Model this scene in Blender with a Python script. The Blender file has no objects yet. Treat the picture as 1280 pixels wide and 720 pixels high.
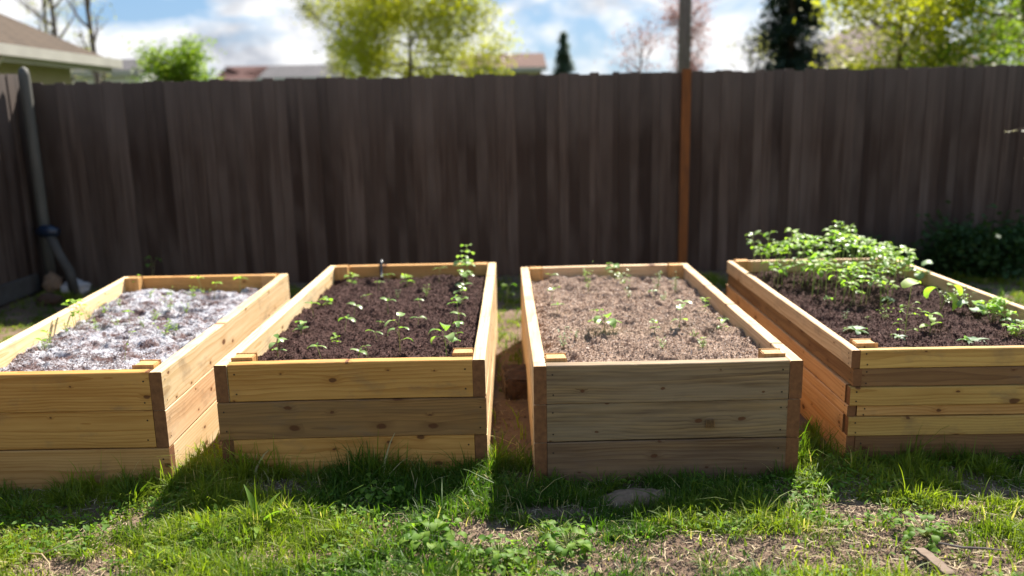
import bpy, bmesh, math, random
import numpy as np
from mathutils import Vector, Matrix, noise as mnoise

random.seed(7)
rng = np.random.default_rng(11)
PI = math.pi
scene = bpy.context.scene
COL = scene.collection

# ------------------------------------------------------------------ helpers
def link(o, parent=None):
    COL.objects.link(o)
    if parent is not None:
        o.parent = parent
    return o

def tag(o, label=None, cat=None, group=None, kind=None):
    if label: o['label'] = label
    if cat: o['category'] = cat
    if group: o['group'] = group
    if kind: o['kind'] = kind
    return o

def empty(name, loc=(0, 0, 0), rz=0.0):
    o = bpy.data.objects.new(name, None)
    o.location = loc
    o.rotation_euler = (0, 0, rz)
    o.empty_display_size = 0.05
    return link(o)

def mesh_obj(name, V, F, mats, parent=None, smooth=False, fmat=None):
    me = bpy.data.meshes.new(name)
    me.from_pydata([tuple(v) for v in V], [], F)
    for m in (mats if isinstance(mats, (list, tuple)) else [mats]):
        me.materials.append(m)
    if fmat is not None:
        me.polygons.foreach_set('material_index', np.asarray(fmat, dtype=np.int32))
    if smooth:
        me.polygons.foreach_set('use_smooth', np.ones(len(me.polygons), dtype=bool))
    me.update()
    return link(bpy.data.objects.new(name, me), parent)

def mesh_np(name, V, loops, starts, totals, mats, parent=None, smooth=False, fmat=None, tint=None):
    """fast mesh from numpy arrays; tint = per face float written as a FACE attribute"""
    me = bpy.data.meshes.new(name)
    me.vertices.add(len(V)); me.vertices.foreach_set('co', np.asarray(V, dtype=np.float32).ravel())
    me.loops.add(len(loops)); me.loops.foreach_set('vertex_index', np.asarray(loops, dtype=np.int32))
    me.polygons.add(len(starts))
    me.polygons.foreach_set('loop_start', np.asarray(starts, dtype=np.int32))
    me.polygons.foreach_set('loop_total', np.asarray(totals, dtype=np.int32))
    for m in (mats if isinstance(mats, (list, tuple)) else [mats]):
        me.materials.append(m)
    if fmat is not None:
        me.polygons.foreach_set('material_index', np.asarray(fmat, dtype=np.int32))
    me.polygons.foreach_set('use_smooth', np.full(len(starts), bool(smooth)))
    if tint is not None:
        a = me.attributes.new('tint', 'FLOAT', 'FACE')
        a.data.foreach_set('value', np.asarray(tint, dtype=np.float32))
    me.update(calc_edges=True)
    me.validate()
    return link(bpy.data.objects.new(name, me), parent)

class MB:
    """collects simple shapes into one mesh"""
    def __init__(s): s.V = []; s.F = []; s.M = []
    def add(s, V, F, m=0):
        b = len(s.V); s.V += [tuple(v) for v in V]
        s.F += [tuple(i + b for i in f) for f in F]; s.M += [m] * len(F)
    def box(s, x0, x1, y0, y1, z0, z1, m=0):
        s.add([(x0,y0,z0),(x1,y0,z0),(x1,y1,z0),(x0,y1,z0),(x0,y0,z1),(x1,y0,z1),(x1,y1,z1),(x0,y1,z1)],
              [(0,3,2,1),(4,5,6,7),(0,1,5,4),(1,2,6,5),(2,3,7,6),(3,0,4,7)], m)
    def tube(s, pts, rad, n=8, m=0, cap=True):
        pts = [Vector(p) for p in pts]
        if not hasattr(rad, '__len__'): rad = [rad] * len(pts)
        rings = []
        up = Vector((0.13, 0.21, 1)).normalized()
        V = []
        for i, p in enumerate(pts):
            d = (pts[min(i+1, len(pts)-1)] - pts[max(i-1, 0)])
            if d.length < 1e-9: d = Vector((0, 0, 1))
            d.normalize()
            a = up.cross(d)
            if a.length < 0.05: a = Vector((1, 0, 0)).cross(d)
            a.normalize(); b = d.cross(a)
            for k in range(n):
                t = 2*PI*k/n
                V.append(p + (a*math.cos(t) + b*math.sin(t)) * rad[i])
        F = []
        for i in range(len(pts)-1):
            for k in range(n):
                F.append((i*n+k, i*n+(k+1) % n, (i+1)*n+(k+1) % n, (i+1)*n+k))
        if cap:
            F.append(tuple(reversed(range(n)))); F.append(tuple((len(pts)-1)*n+k for k in range(n)))
        s.add(V, F, m)
    def build(s, name, mats, parent=None, smooth=False):
        return mesh_obj(name, s.V, s.F, mats, parent, smooth, s.M)

def vnoise(x, y, seed=0):
    """vectorised 2-D value noise, 0..1"""
    xi = np.floor(x).astype(np.int64); yi = np.floor(y).astype(np.int64)
    xf = x - xi; yf = y - yi
    u = xf*xf*(3-2*xf); v = yf*yf*(3-2*yf)
    def h(a, b):
        n = (a*374761393 + b*668265263 + seed*1442695041) & 0x7fffffff
        n = ((n ^ (n >> 13)) * 1274126177) & 0x7fffffff
        return ((n ^ (n >> 16)) & 0xffffff) / float(0xffffff)
    return (h(xi, yi)*(1-u) + h(xi+1, yi)*u)*(1-v) + (h(xi, yi+1)*(1-u) + h(xi+1, yi+1)*u)*v

def fbm(x, y, s, octv=4, seed=0, gain=0.5):
    t = 0; a = 1; tot = 0
    for k in range(octv):
        t = t + a*vnoise(x*s + 17.3*k, y*s - 9.1*k, seed + k*31); tot += a
        a *= gain; s *= 2.03
    return t/tot

# ------------------------------------------------------------------ node helpers
def new_mat(name):
    m = bpy.data.materials.new(name); m.use_nodes = True
    nt = m.node_tree; nt.nodes.clear()
    out = nt.nodes.new('ShaderNodeOutputMaterial')
    return m, nt, out

class NT:
    def __init__(s, nt): s.nt = nt
    def n(s, typ, **kw):
        nd = s.nt.nodes.new(typ)
        for k, v in kw.items(): setattr(nd, k, v)
        return nd
    def l(s, a, b): s.nt.links.new(a, b)
    def val(s, sock, v):
        if isinstance(v, bpy.types.NodeSocket): s.l(v, sock)
        else: sock.default_value = v
    def math(s, op, a, b=None, c=None, clamp=False):
        nd = s.n('ShaderNodeMath', operation=op, use_clamp=clamp)
        s.val(nd.inputs[0], a)
        if b is not None: s.val(nd.inputs[1], b)
        if c is not None: s.val(nd.inputs[2], c)
        return nd.outputs[0]
    def vmul(s, a, v):
        nd = s.n('ShaderNodeVectorMath', operation='MULTIPLY'); s.val(nd.inputs[0], a); s.val(nd.inputs[1], v); return nd.outputs[0]
    def vadd(s, a, v):
        nd = s.n('ShaderNodeVectorMath', operation='ADD'); s.val(nd.inputs[0], a); s.val(nd.inputs[1], v); return nd.outputs[0]
    def noise(s, vec, scale, detail=3, rough=0.55, dist=0.0, out='Fac'):
        nd = s.n('ShaderNodeTexNoise'); s.l(vec, nd.inputs['Vector'])
        nd.inputs['Scale'].default_value = scale; nd.inputs['Detail'].default_value = detail
        nd.inputs['Roughness'].default_value = rough; nd.inputs['Distortion'].default_value = dist
        return nd.outputs[out]
    def voro(s, vec, scale, out='Distance', rnd=1.0):
        nd = s.n('ShaderNodeTexVoronoi'); s.l(vec, nd.inputs['Vector']); nd.inputs['Scale'].default_value = scale
        nd.inputs['Randomness'].default_value = rnd
        return nd.outputs[out]
    def mix(s, fac, a, b, blend='MIX'):
        nd = s.n('ShaderNodeMix', data_type='RGBA', blend_type=blend)
        s.val(nd.inputs[0], fac)
        for i, v in ((6, a), (7, b)):
            if isinstance(v, bpy.types.NodeSocket): s.l(v, nd.inputs[i])
            else: nd.inputs[i].default_value = (*v[:3], 1)
        return nd.outputs[2]
    def mapr(s, v, a, b, c=0.0, d=1.0):
        nd = s.n('ShaderNodeMapRange'); s.val(nd.inputs[0], v)
        nd.inputs[1].default_value = a; nd.inputs[2].default_value = b
        nd.inputs[3].default_value = c; nd.inputs[4].default_value = d
        return nd.outputs[0]
    def bump(s, h, strength, dist):
        nd = s.n('ShaderNodeBump'); s.l(h, nd.inputs['Height'])
        nd.inputs['Strength'].default_value = strength; nd.inputs['Distance'].default_value = dist
        return nd.outputs[0]
    def bsdf(s, out, color, rough=0.7, normal=None, spec=0.3, metallic=0.0):
        nd = s.n('ShaderNodeBsdfPrincipled')
        if isinstance(color, bpy.types.NodeSocket): s.l(color, nd.inputs['Base Color'])
        else: nd.inputs['Base Color'].default_value = (*color[:3], 1)
        s.val(nd.inputs['Roughness'], rough)
        nd.inputs['Specular IOR Level'].default_value = spec
        nd.inputs['Metallic'].default_value = metallic
        if normal is not None: s.l(normal, nd.inputs['Normal'])
        if out is not None: s.l(nd.outputs[0], out.inputs['Surface'])
        return nd.outputs[0]

def wood_mat(name, light, dark, knot=(0.10, 0.035, 0.012), grey=None, greyamt=0.0, streak=1.0, ring=1.0):
    """solid softwood: rings round a pith running along local X, streaks, knots, all in object space"""
    m, nt, out = new_mat(name); N = NT(nt)
    tc = N.n('ShaderNodeTexCoord').outputs['Object']
    oi = N.n('ShaderNodeObjectInfo')
    rnd = oi.outputs['Random']
    off = N.n('ShaderNodeCombineXYZ')
    N.l(N.math('MULTIPLY', rnd, 37.0), off.inputs[0]); N.l(N.math('MULTIPLY', rnd, 13.7), off.inputs[1]); N.l(N.math('MULTIPLY', rnd, 71.3), off.inputs[2])
    P = N.vadd(tc, off.outputs[0])
    warp = N.noise(N.vmul(P, (1.6, 5, 5)), 1.0, 2, 0.5, out='Color')
    wv = N.n('ShaderNodeVectorMath', operation='SUBTRACT'); N.l(warp, wv.inputs[0]); wv.inputs[1].default_value = (0.5, 0.5, 0.5)
    # knots
    ks = N.n('ShaderNodeSeparateXYZ'); N.l(P, ks.inputs[0])
    k2 = N.n('ShaderNodeCombineXYZ'); N.l(N.math('MULTIPLY', ks.outputs[0], 4.3), k2.inputs[0]); N.l(N.math('MULTIPLY', ks.outputs[2], 7.5), k2.inputs[1])
    kwv = N.noise(N.vmul(P, (30, 30, 30)), 1.0, 2, .5, out='Color')
    kco = N.vadd(k2.outputs[0], N.vmul(kwv, (.09, .09, 0)))
    v2 = N.n('ShaderNodeTexVoronoi', voronoi_dimensions='2D'); N.l(kco, v2.inputs['Vector']); v2.inputs['Scale'].default_value = 1.0
    kd = v2.outputs['Distance']; kc = v2.outputs['Color']
    ksep = N.n('ShaderNodeSeparateColor'); N.l(kc, ksep.inputs[0])
    has = N.math('GREATER_THAN', ksep.outputs[0], 0.38)
    size = N.mapr(N.math('POWER', ksep.outputs[1], 2.0), 0, 1, 0.028, 0.12)
    kr = N.math('DIVIDE', kd, size)
    kmask = N.math('MULTIPLY', N.mapr(kr, 0.75, 1.1, 1, 0), has)
    khalo = N.math('MULTIPLY', N.mapr(kr, 0.8, 3.2, 1, 0), has)
    # rings
    sep = N.n('ShaderNodeSeparateXYZ'); N.l(N.vadd(tc, N.vmul(wv.outputs[0], (0.0, 0.03, 0.06))), sep.inputs[0])
    pz = N.math('ADD', sep.outputs[2], N.mapr(rnd, 0, 1, -0.10, 0.08))
    pz = N.math('ADD', pz, N.math('MULTIPLY', khalo, 0.012))
    py = N.math('ADD', sep.outputs[1], N.mapr(N.math('FRACT', N.math('MULTIPLY', rnd, 7.3)), 0, 1, -0.09, -0.02))
    r = N.math('SQRT', N.math('ADD', N.math('MULTIPLY', pz, pz), N.math('MULTIPLY', py, py)))
    ph = N.math('FRACT', N.math('MULTIPLY', r, 1.0/0.0135))
    rg = N.math('POWER', ph, 2.2)
    rg = N.math('MULTIPLY', rg, N.math('SUBTRACT', 1.0, N.math('GREATER_THAN', ph, 0.985)))
    st = N.noise(N.vmul(P, (2.2, 48, 48)), 1.0, 5, 0.62)
    st2 = N.noise(N.vmul(P, (0.9, 9, 9)), 1.0, 3, 0.55)
    f = N.math('ADD', N.math('MULTIPLY', rg, 0.60*ring), N.math('MULTIPLY', N.mapr(st, 0.38, 0.66), 0.45*streak))
    f = N.math('ADD', f, N.math('MULTIPLY', N.mapr(st2, 0.3, 0.7), 0.45*streak))
    f = N.math('MULTIPLY', f, 0.9, clamp=True)
    c = N.mix(f, light, dark)
    # board to board tone
    tone = N.mapr(N.math('FRACT', N.math('MULTIPLY', rnd, 23.1)), 0, 1, 0.88, 1.10)
    tn = N.n('ShaderNodeCombineXYZ'); [N.l(tone, tn.inputs[i]) for i in range(3)]
    c = N.mix(1.0, c, tn.outputs[0], 'MULTIPLY')
    c = N.mix(N.math('MULTIPLY', khalo, 0.45), c, (dark[0]*0.75, dark[1]*0.62, dark[2]*0.5))
    if grey is not None:
        g1 = N.noise(N.vmul(P, (1.3, 14, 14)), 1.0, 5, 0.65)
        c = N.mix(N.math('MULTIPLY', N.mapr(g1, 0.35, 0.62), greyamt), c, grey)
    # weather stains
    s1 = N.noise(N.vmul(P, (3.5, 6, 6)), 1.0, 5, 0.65)
    c = N.mix(N.math('MULTIPLY', N.mapr(s1, 0.56, 0.74), 0.50), c, (0.14, 0.10, 0.07))
    c = N.mix(N.math('MULTIPLY', kmask, 0.88), c, knot)
    h = N.math('ADD', N.math('MULTIPLY', st, 0.6), N.math('MULTIPLY', rg, 0.25))
    h = N.math('SUBTRACT', h, N.math('MULTIPLY', kmask, 0.6))
    N.bsdf(out, c, N.mapr(st, 0.3, 0.7, 0.55, 0.8), N.bump(h, 0.5, 0.002), spec=0.25)
    return m

def simple_mat(name, c1, c2=None, scale=8, rough=0.8, bump=0.0, spec=0.3, metallic=0.0, stretch=(1, 1, 1), obj=True):
    m, nt, out = new_mat(name); N = NT(nt)
    tc = N.n('ShaderNodeTexCoord').outputs['Object']
    P = N.vmul(tc, stretch)
    nz = N.noise(P, scale, 5, 0.6)
    col = N.mix(N.mapr(nz, 0.3, 0.7), c1, c2) if c2 else c1
    nrm = N.bump(nz, 0.6, bump) if bump else None
    N.bsdf(out, col, rough, nrm, spec, metallic)
    return m

def leaf_mat(name, c1, c2, trans=0.5, rough=0.45, tr_col=None, spec=0.3, third=None):
    """leaf: glossy diffuse plus real light transmission; 'tint' varies leaf by leaf"""
    m, nt, out = new_mat(name); N = NT(nt)
    at = N.n('ShaderNodeAttribute', attribute_name='tint', attribute_type='GEOMETRY').outputs['Fac']
    c = N.mix(at, c1, c2)
    if third is not None:
        c = N.mix(N.math('GREATER_THAN', at, third[1]), c, third[0])
    b = N.bsdf(None, c, rough, spec=spec)
    t = N.n('ShaderNodeBsdfTranslucent')
    hs = N.mix(1.0, c, tr_col or (1.5, 1.7, 0.6), 'MULTIPLY')
    N.l(hs, t.inputs[0])
    mx = N.n('ShaderNodeMixShader'); mx.inputs[0].default_value = trans
    N.l(b, mx.inputs[1]); N.l(t.outputs[0], mx.inputs[2]); N.l(mx.outputs[0], out.inputs['Surface'])
    return m

# ------------------------------------------------------------------ materials
M = {}
M['pine'] = wood_mat('pale_pine', (0.78, 0.62, 0.39), (0.56, 0.37, 0.17))  # paler than the fronts: sunlight on the side boards is put into the colour
M['honey'] = wood_mat('honey_pine', (0.60, 0.325, 0.095), (0.37, 0.165, 0.036))  # yellower front boards, also darkened so their shade sits in the colour
M['pine_warm'] = wood_mat('warm_pine', (0.60, 0.34, 0.125), (0.38, 0.18, 0.05))
M['pine_dull'] = wood_mat('dull_pine', (0.36, 0.185, 0.062), (0.17, 0.08, 0.026), grey=(0.17, 0.10, 0.045), greyamt=0.5)
M['weathered'] = wood_mat('weathered_pine', (0.37, 0.235, 0.105), (0.10, 0.055, 0.025), grey=(0.26, 0.19, 0.115), greyamt=0.7, streak=1.35, ring=1.15)
M['weathered_dark'] = wood_mat('dark_weathered_pine', (0.30, 0.18, 0.085), (0.11, 0.055, 0.024), grey=(0.20, 0.13, 0.08), greyamt=0.6, streak=1.4)
M['pinkish'] = wood_mat('pinkish_pine', (0.72, 0.52, 0.32), (0.46, 0.28, 0.14))
M['cedar'] = wood_mat('orange_pine', (0.66, 0.38, 0.18), (0.44, 0.21, 0.08))
M['cedar_dark'] = wood_mat('brown_stained_pine', (0.27, 0.14, 0.055), (0.15, 0.07, 0.028))
M['yellow'] = wood_mat('yellow_pine', (0.60, 0.37, 0.11), (0.38, 0.20, 0.05))
M['post'] = wood_mat('corner_post_pine', (0.62, 0.37, 0.15), (0.42, 0.21, 0.07))
M['end'] = simple_mat('cut_end_grain', (0.23, 0.10, 0.040), (0.13, 0.055, 0.022), 40, 0.9, 0.002)
M['hole'] = simple_mat('screw_hole', (0.03, 0.018, 0.01), None, rough=0.6)
M['fence'] = None

def fence_mat():
    m, nt, out = new_mat('weathered_fence_boards'); N = NT(nt)
    tc = N.n('ShaderNodeTexCoord').outputs['Object']
    at = N.n('ShaderNodeAttribute', attribute_name='tint', attribute_type='GEOMETRY').outputs['Fac']
    sh = N.n('ShaderNodeCombineXYZ'); N.l(N.math('MULTIPLY', at, 31.0), sh.inputs[0]); N.l(N.math('MULTIPLY', at, 9.0), sh.inputs[2])
    P = N.vadd(tc, sh.outputs[0])
    st = N.noise(N.vmul(P, (30, 30, 1.2)), 1.0, 4, 0.6)
    big = N.noise(N.vmul(P, (3, 3, 0.9)), 1.0, 3, 0.55)
    base = N.mix(at, (0.022, 0.014, 0.011), (0.115, 0.083, 0.067))
    c = N.mix(N.mapr(st, 0.3, 0.7), base, (0.040, 0.024, 0.018))
    c = N.mix(N.math('MULTIPLY', N.mapr(big, 0.45, 0.7), 0.5), c, (0.13, 0.10, 0.085))
    sep = N.n('ShaderNodeSeparateXYZ'); N.l(tc, sep.inputs[0])
    hz = N.math('ADD', sep.outputs[2], N.math('MULTIPLY', N.math('SUBTRACT', st, 0.5), 0.5))
    c = N.mix(N.mapr(hz, 1.35, 2.15, 0.0, 0.5), c, (0.125, 0.108, 0.102))   # silvered, rain-washed tops
    N.bsdf(out, c, 0.85, N.bump(st, 0.5, 0.004), spec=0.2)
    return m
M['fence'] = fence_mat()
M['rust'] = simple_mat('rust_orange_stain', (0.22, 0.075, 0.017), (0.11, 0.042, 0.014), 3, 0.8, 0.002, stretch=(6, 6, 1))
M['galv'] = simple_mat('galvanised_grey', (0.095, 0.09, 0.08), (0.06, 0.06, 0.052), 9, 0.6, 0.0, stretch=(1, 1, .3))
M['kick'] = simple_mat('grey_kickboard', (0.08, 0.076, 0.072), (0.05, 0.046, 0.042), 8, 0.85, 0.002)
M['pole'] = simple_mat('grey_pole_wood', (0.20, 0.16, 0.14), (0.10, 0.075, 0.065), 6, 0.9, 0.004, stretch=(5, 5, .5))
M['bark'] = simple_mat('bark', (0.13, 0.095, 0.07), (0.06, 0.042, 0.032), 14, 0.95, 0.01, stretch=(1, 1, .4))
M['bark_grey'] = simple_mat('grey_bark', (0.19, 0.155, 0.14), (0.09, 0.07, 0.065), 14, 0.95, 0.01, stretch=(1, 1, .4))
M['stone'] = simple_mat('tan_stone', (0.27, 0.18, 0.12), (0.15, 0.10, 0.068), 30, 0.95, 0.006)
M['stone_white'] = simple_mat('pale_stone', (0.45, 0.44, 0.44), (0.28, 0.27, 0.28), 12, 0.8, 0.004)
M['brown_block'] = simple_mat('brown_block', (0.085, 0.05, 0.034), (0.045, 0.026, 0.018), 18, 0.95, 0.006)
M['blue'] = simple_mat('dark_blue_plastic', (0.010, 0.022, 0.05), (0.008, 0.016, 0.035), 5, 0.35, 0.0, 0.5)
M['black_rubber'] = simple_mat('black_rubber', (0.03, 0.03, 0.035), (0.02, 0.02, 0.024), 5, 0.35, 0.0, 0.5)
M['scrap'] = simple_mat('weathered_scrap_wood', (0.22, 0.16, 0.12), (0.13, 0.09, 0.065), 7, 0.9, 0.002, stretch=(10, 1, 10))
M['stem'] = leaf_mat('stem', (0.30, 0.36, 0.14), (0.34, 0.32, 0.18), 0.3, 0.5)
M['sprout'] = leaf_mat('sprout_leaf', (0.17, 0.30, 0.07), (0.32, 0.43, 0.16), 0.42, 0.36, spec=0.55)
M['sprout_light'] = leaf_mat('light_sprout_leaf', (0.22, 0.38, 0.06), (0.34, 0.46, 0.09), 0.55, 0.5, spec=0.3)
M['sprout_clump'] = leaf_mat('clump_leaf', (0.11, 0.22, 0.03), (0.26, 0.37, 0.06), 0.5, 0.5, spec=0.25)
M['sprout_grey'] = leaf_mat('grey_green_leaf', (0.17, 0.27, 0.15), (0.26, 0.35, 0.20), 0.4, 0.5, spec=0.35)
M['grass'] = leaf_mat('grass_blades', (0.055, 0.115, 0.012), (0.215, 0.26, 0.025), 0.48, 0.5, spec=.25, third=((0.46, 0.38, 0.20), 0.93))
M['weed'] = leaf_mat('weed_leaf', (0.09, 0.19, 0.025), (0.20, 0.30, 0.045), 0.5, 0.55, spec=.2)
M['straw'] = leaf_mat('dry_straw', (0.42, 0.32, 0.18), (0.56, 0.46, 0.30), 0.2, 0.7, tr_col=(1, 1, 1))
M['leaf_lime'] = leaf_mat('lime_leaves', (0.22, 0.22, 0.02), (0.42, 0.39, 0.03), 0.45, 0.5)
M['leaf_green'] = leaf_mat('fresh_green_leaves', (0.085, 0.15, 0.018), (0.24, 0.30, 0.03), 0.45, 0.55)
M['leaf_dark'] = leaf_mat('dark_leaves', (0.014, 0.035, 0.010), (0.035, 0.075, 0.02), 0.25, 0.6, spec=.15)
M['leaf_blue'] = leaf_mat('spruce_needles', (0.016, 0.032, 0.022), (0.045, 0.07, 0.05), 0.15, 0.6)
M['leaf_sage'] = leaf_mat('sage_needles', (0.05, 0.09, 0.06), (0.11, 0.15, 0.10), 0.2, 0.6)
M['bud_pink'] = leaf_mat('pink_buds', (0.30, 0.16, 0.14), (0.42, 0.27, 0.24), 0.4, 0.6, tr_col=(1.1, 1, 1))
M['bud_grey'] = leaf_mat('grey_buds', (0.24, 0.20, 0.12), (0.34, 0.33, 0.16), 0.4, 0.6)
M['bud_pale'] = leaf_mat('pale_leaves', (0.52, 0.50, 0.34), (0.62, 0.60, 0.44), 0.4, 0.5, tr_col=(1.1, 1.1, .9))
M['wall_beige'] = simple_mat('beige_siding', (0.42, 0.36, 0.24), (0.36, 0.31, 0.20), 3, 0.8)
M['wall_white'] = simple_mat('white_siding', (0.62, 0.61, 0.60), (0.52, 0.51, 0.50), 3, 0.8)
M['wall_brown'] = simple_mat('brown_wall', (0.20, 0.11, 0.08), (0.15, 0.08, 0.06), 3, 0.85)
M['gutter'] = simple_mat('white_gutter', (0.42, 0.40, 0.36), (0.33, 0.31, 0.28), 3, 0.5)
M['glass'] = simple_mat('window_glass', (0.03, 0.035, 0.045), None, rough=0.08, spec=0.8)

def roof_mat(name, c1, c2):
    m, nt, out = new_mat(name); N = NT(nt)
    tc = N.n('ShaderNodeTexCoord').outputs['Object']
    br = N.n('ShaderNodeTexBrick'); N.l(tc, br.inputs['Vector'])
    br.inputs['Color1'].default_value = (*c1, 1); br.inputs['Color2'].default_value = (*c2, 1)
    br.inputs['Mortar'].default_value = (c2[0]*.4, c2[1]*.4, c2[2]*.4, 1)
    br.inputs['Scale'].default_value = 1.0; br.inputs['Brick Width'].default_value = 0.3; br.inputs['Row Height'].default_value = 0.14
    br.inputs['Mortar Size'].default_value = 0.008
    nz = N.noise(tc, 2.0, 4)
    c = N.mix(N.mapr(nz, 0.3, 0.7, 0, 0.5), br.outputs['Color'], c2)
    N.bsdf(out, c, 0.9, spec=0.15)
    return m
M['roof_tan'] = roof_mat('tan_shingles', (0.095, 0.068, 0.048), (0.065, 0.047, 0.034))
M['roof_red'] = roof_mat('dark_red_shingles', (0.13, 0.06, 0.05), (0.09, 0.045, 0.04))
M['roof_grey'] = roof_mat('grey_shingles', (0.13, 0.12, 0.125), (0.09, 0.085, 0.09))
M['roof_brown'] = roof_mat('brown_shingles', (0.15, 0.085, 0.065), (0.11, 0.06, 0.048))
M['roof_pink'] = roof_mat('pinkish_shingles', (0.24, 0.175, 0.16), (0.18, 0.13, 0.12))

# ------------------------------------------------------------------ camera
F_PX, PITCH, ROLL, CAM_H = 1053.55, 0.205146, -0.019994, 1.66643
cd = bpy.data.cameras.new('camera'); cam = bpy.data.objects.new('camera', cd); link(cam)
cd.sensor_width = 36; cd.lens = F_PX/1280*36; cd.clip_start = 0.05; cd.clip_end = 2000
Fv = Vector((0, math.cos(PITCH), -math.sin(PITCH))); Uv = Vector((0, math.sin(PITCH), math.cos(PITCH))); Rv = Vector((1, 0, 0))
cr, sr = math.cos(ROLL), math.sin(ROLL)
right = Rv*cr + Uv*sr; upv = Uv*cr - Rv*sr
mw = Matrix((( right.x, upv.x, -Fv.x, 0), (right.y, upv.y, -Fv.y, 0), (right.z, upv.z, -Fv.z, CAM_H), (0, 0, 0, 1)))
cam.matrix_world = mw
cd.dof.use_dof = True; cd.dof.focus_distance = 3.7; cd.dof.aperture_fstop = cd.lens/1000/0.0285
scene.camera = cam

# ------------------------------------------------------------------ light
SUN_AZ, SUN_EL = math.radians(26), math.radians(48.5)     # azimuth from +Y towards +X
sd = bpy.data.lights.new('sun', 'SUN'); sd.energy = 5.0; sd.angle = math.radians(0.55); sd.color = (1.0, 0.94, 0.84)
sun = bpy.data.objects.new('sun', sd); link(sun)
tosun = Vector((math.sin(SUN_AZ)*math.cos(SUN_EL), math.cos(SUN_AZ)*math.cos(SUN_EL), math.sin(SUN_EL)))
sun.rotation_euler = tosun.to_track_quat('Z', 'Y').to_euler()
sun.location = tosun*30

w = bpy.data.worlds.new('World'); scene.world = w; w.use_nodes = True
nt = w.node_tree; nt.nodes.clear(); N = NT(nt)
wo = N.n('ShaderNodeOutputWorld'); bg = N.n('ShaderNodeBackground'); bg.inputs[1].default_value = 0.050
sky = N.n('ShaderNodeTexSky', sky_type='NISHITA'); sky.sun_disc = False
sky.sun_elevation = SUN_EL; sky.sun_rotation = SUN_AZ; sky.air_density = 1.0; sky.dust_density = 0.6; sky.ozone_density = 1.5
geo = N.n('ShaderNodeTexCoord').outputs['Generated']
q = N.vmul(geo, (1.0, 1.0, 2.3))
n1 = N.noise(N.vadd(q, (0.31, 1.7, 0.12)), 5.0, 7, 0.58, 0.25)
n2 = N.noise(N.vadd(q, (0.35, 1.7, 0.30)), 5.0, 6, 0.55, 0.2)
n3 = N.noise(N.vadd(q, (2.2, 0.4, 0.0)), 9.0, 5, 0.6)
gsep = N.n('ShaderNodeSeparateXYZ'); N.l(geo, gsep.inputs[0])
cmask = N.math('MULTIPLY', N.mapr(n1, 0.385, 0.49), N.mapr(gsep.outputs[2], 0.18, 0.55, 1.0, 0.12))
shade = N.mapr(N.math('ADD', N.math('MULTIPLY', n2, 0.6), N.math('MULTIPLY', n3, 0.4)), 0.47, 0.60)
ccol = N.mix(shade, (8.0, 8.0, 8.1), (2.8, 3.1, 3.7))
mixc = N.mix(cmask, N.mix(0.65, sky.outputs[0], (1.5, 3.1, 5.4)), ccol)
N.l(mixc, bg.inputs[0]); N.l(bg.outputs[0], wo.inputs[0])

vs = scene.view_settings
vs.view_transform = 'Standard'; vs.look = 'None'; vs.gamma = 1.0; vs.use_curve_mapping = False; vs.exposure = 1.52
scene.render.engine = 'CYCLES'
cy = scene.cycles
cy.use_denoising = True; cy.max_bounces = 8; cy.diffuse_bounces = 4; cy.transmission_bounces = 6; cy.transparent_max_bounces = 8
cy.caustics_reflective = False; cy.caustics_refractive = False; cy.sample_clamp_indirect = 6

# ------------------------------------------------------------------ ground
def ground_mat():
    m, nt, out = new_mat('dirt_and_turf'); N = NT(nt)
    tc = N.n('ShaderNodeTexCoord').outputs['Object']
    a = N.noise(tc, 2.2, 6, 0.6); b = N.noise(tc, 30, 5, 0.65); c3 = N.noise(tc, 140, 3, 0.6)
    c = N.mix(N.mapr(b, 0.3, 0.7), (0.160, 0.108, 0.075), (0.09, 0.058, 0.040))
    c = N.mix(N.mapr(a, 0.42, 0.6, 0, 0.7), c, (0.21, 0.148, 0.105))
    c = N.mix(N.mapr(c3, 0.55, 0.72, 0, 0.5), c, (0.29, 0.215, 0.155))
    dist = N.n('ShaderNodeVectorMath', operation='LENGTH'); N.l(tc, dist.inputs[0])
    far = N.mapr(dist.outputs['Value'], 9.5, 12.0)
    c = N.mix(far, c, (0.075, 0.11, 0.035))
    h = N.math('ADD', N.math('MULTIPLY', b, 0.7), N.math('MULTIPLY', c3, 0.3))
    N.bsdf(out, c, 0.95, N.bump(h, 0.9, 0.02), spec=0.1)
    return m

def ground_z(x, y):
    return 0.035*(fbm(x, y, 1.3, 3, 5) - 0.5) + 0.018*(fbm(x, y, 7.0, 3, 9) - 0.5) - 0.006

gx = np.concatenate([[-600, -120, -30, -12], np.linspace(-7, 8, 420), [12, 30, 120, 600]])
gy = np.concatenate([[-300, -60, -15, -4], np.linspace(0.5, 10.0, 300), [15, 30, 120, 900]])
X, Y = np.meshgrid(gx, gy)
Z = ground_z(X, Y)
fadex = np.clip((8.5 - np.abs(X - 0.5))/1.5, 0, 1)*np.clip((10.5 - np.abs(Y - 5))/3, 0, 1)
Z = Z*fadex
V = np.stack([X, Y, Z], -1).reshape(-1, 3)
nx, ny = len(gx), len(gy)
idx = np.arange(nx*ny).reshape(ny, nx)
Fq = np.stack([idx[:-1, :-1], idx[:-1, 1:], idx[1:, 1:], idx[1:, :-1]], -1).reshape(-1, 4)
g = mesh_np('ground', V, Fq.ravel(), np.arange(len(Fq))*4, np.full(len(Fq), 4), ground_mat(), smooth=True)
tag(g, kind='structure')

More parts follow.
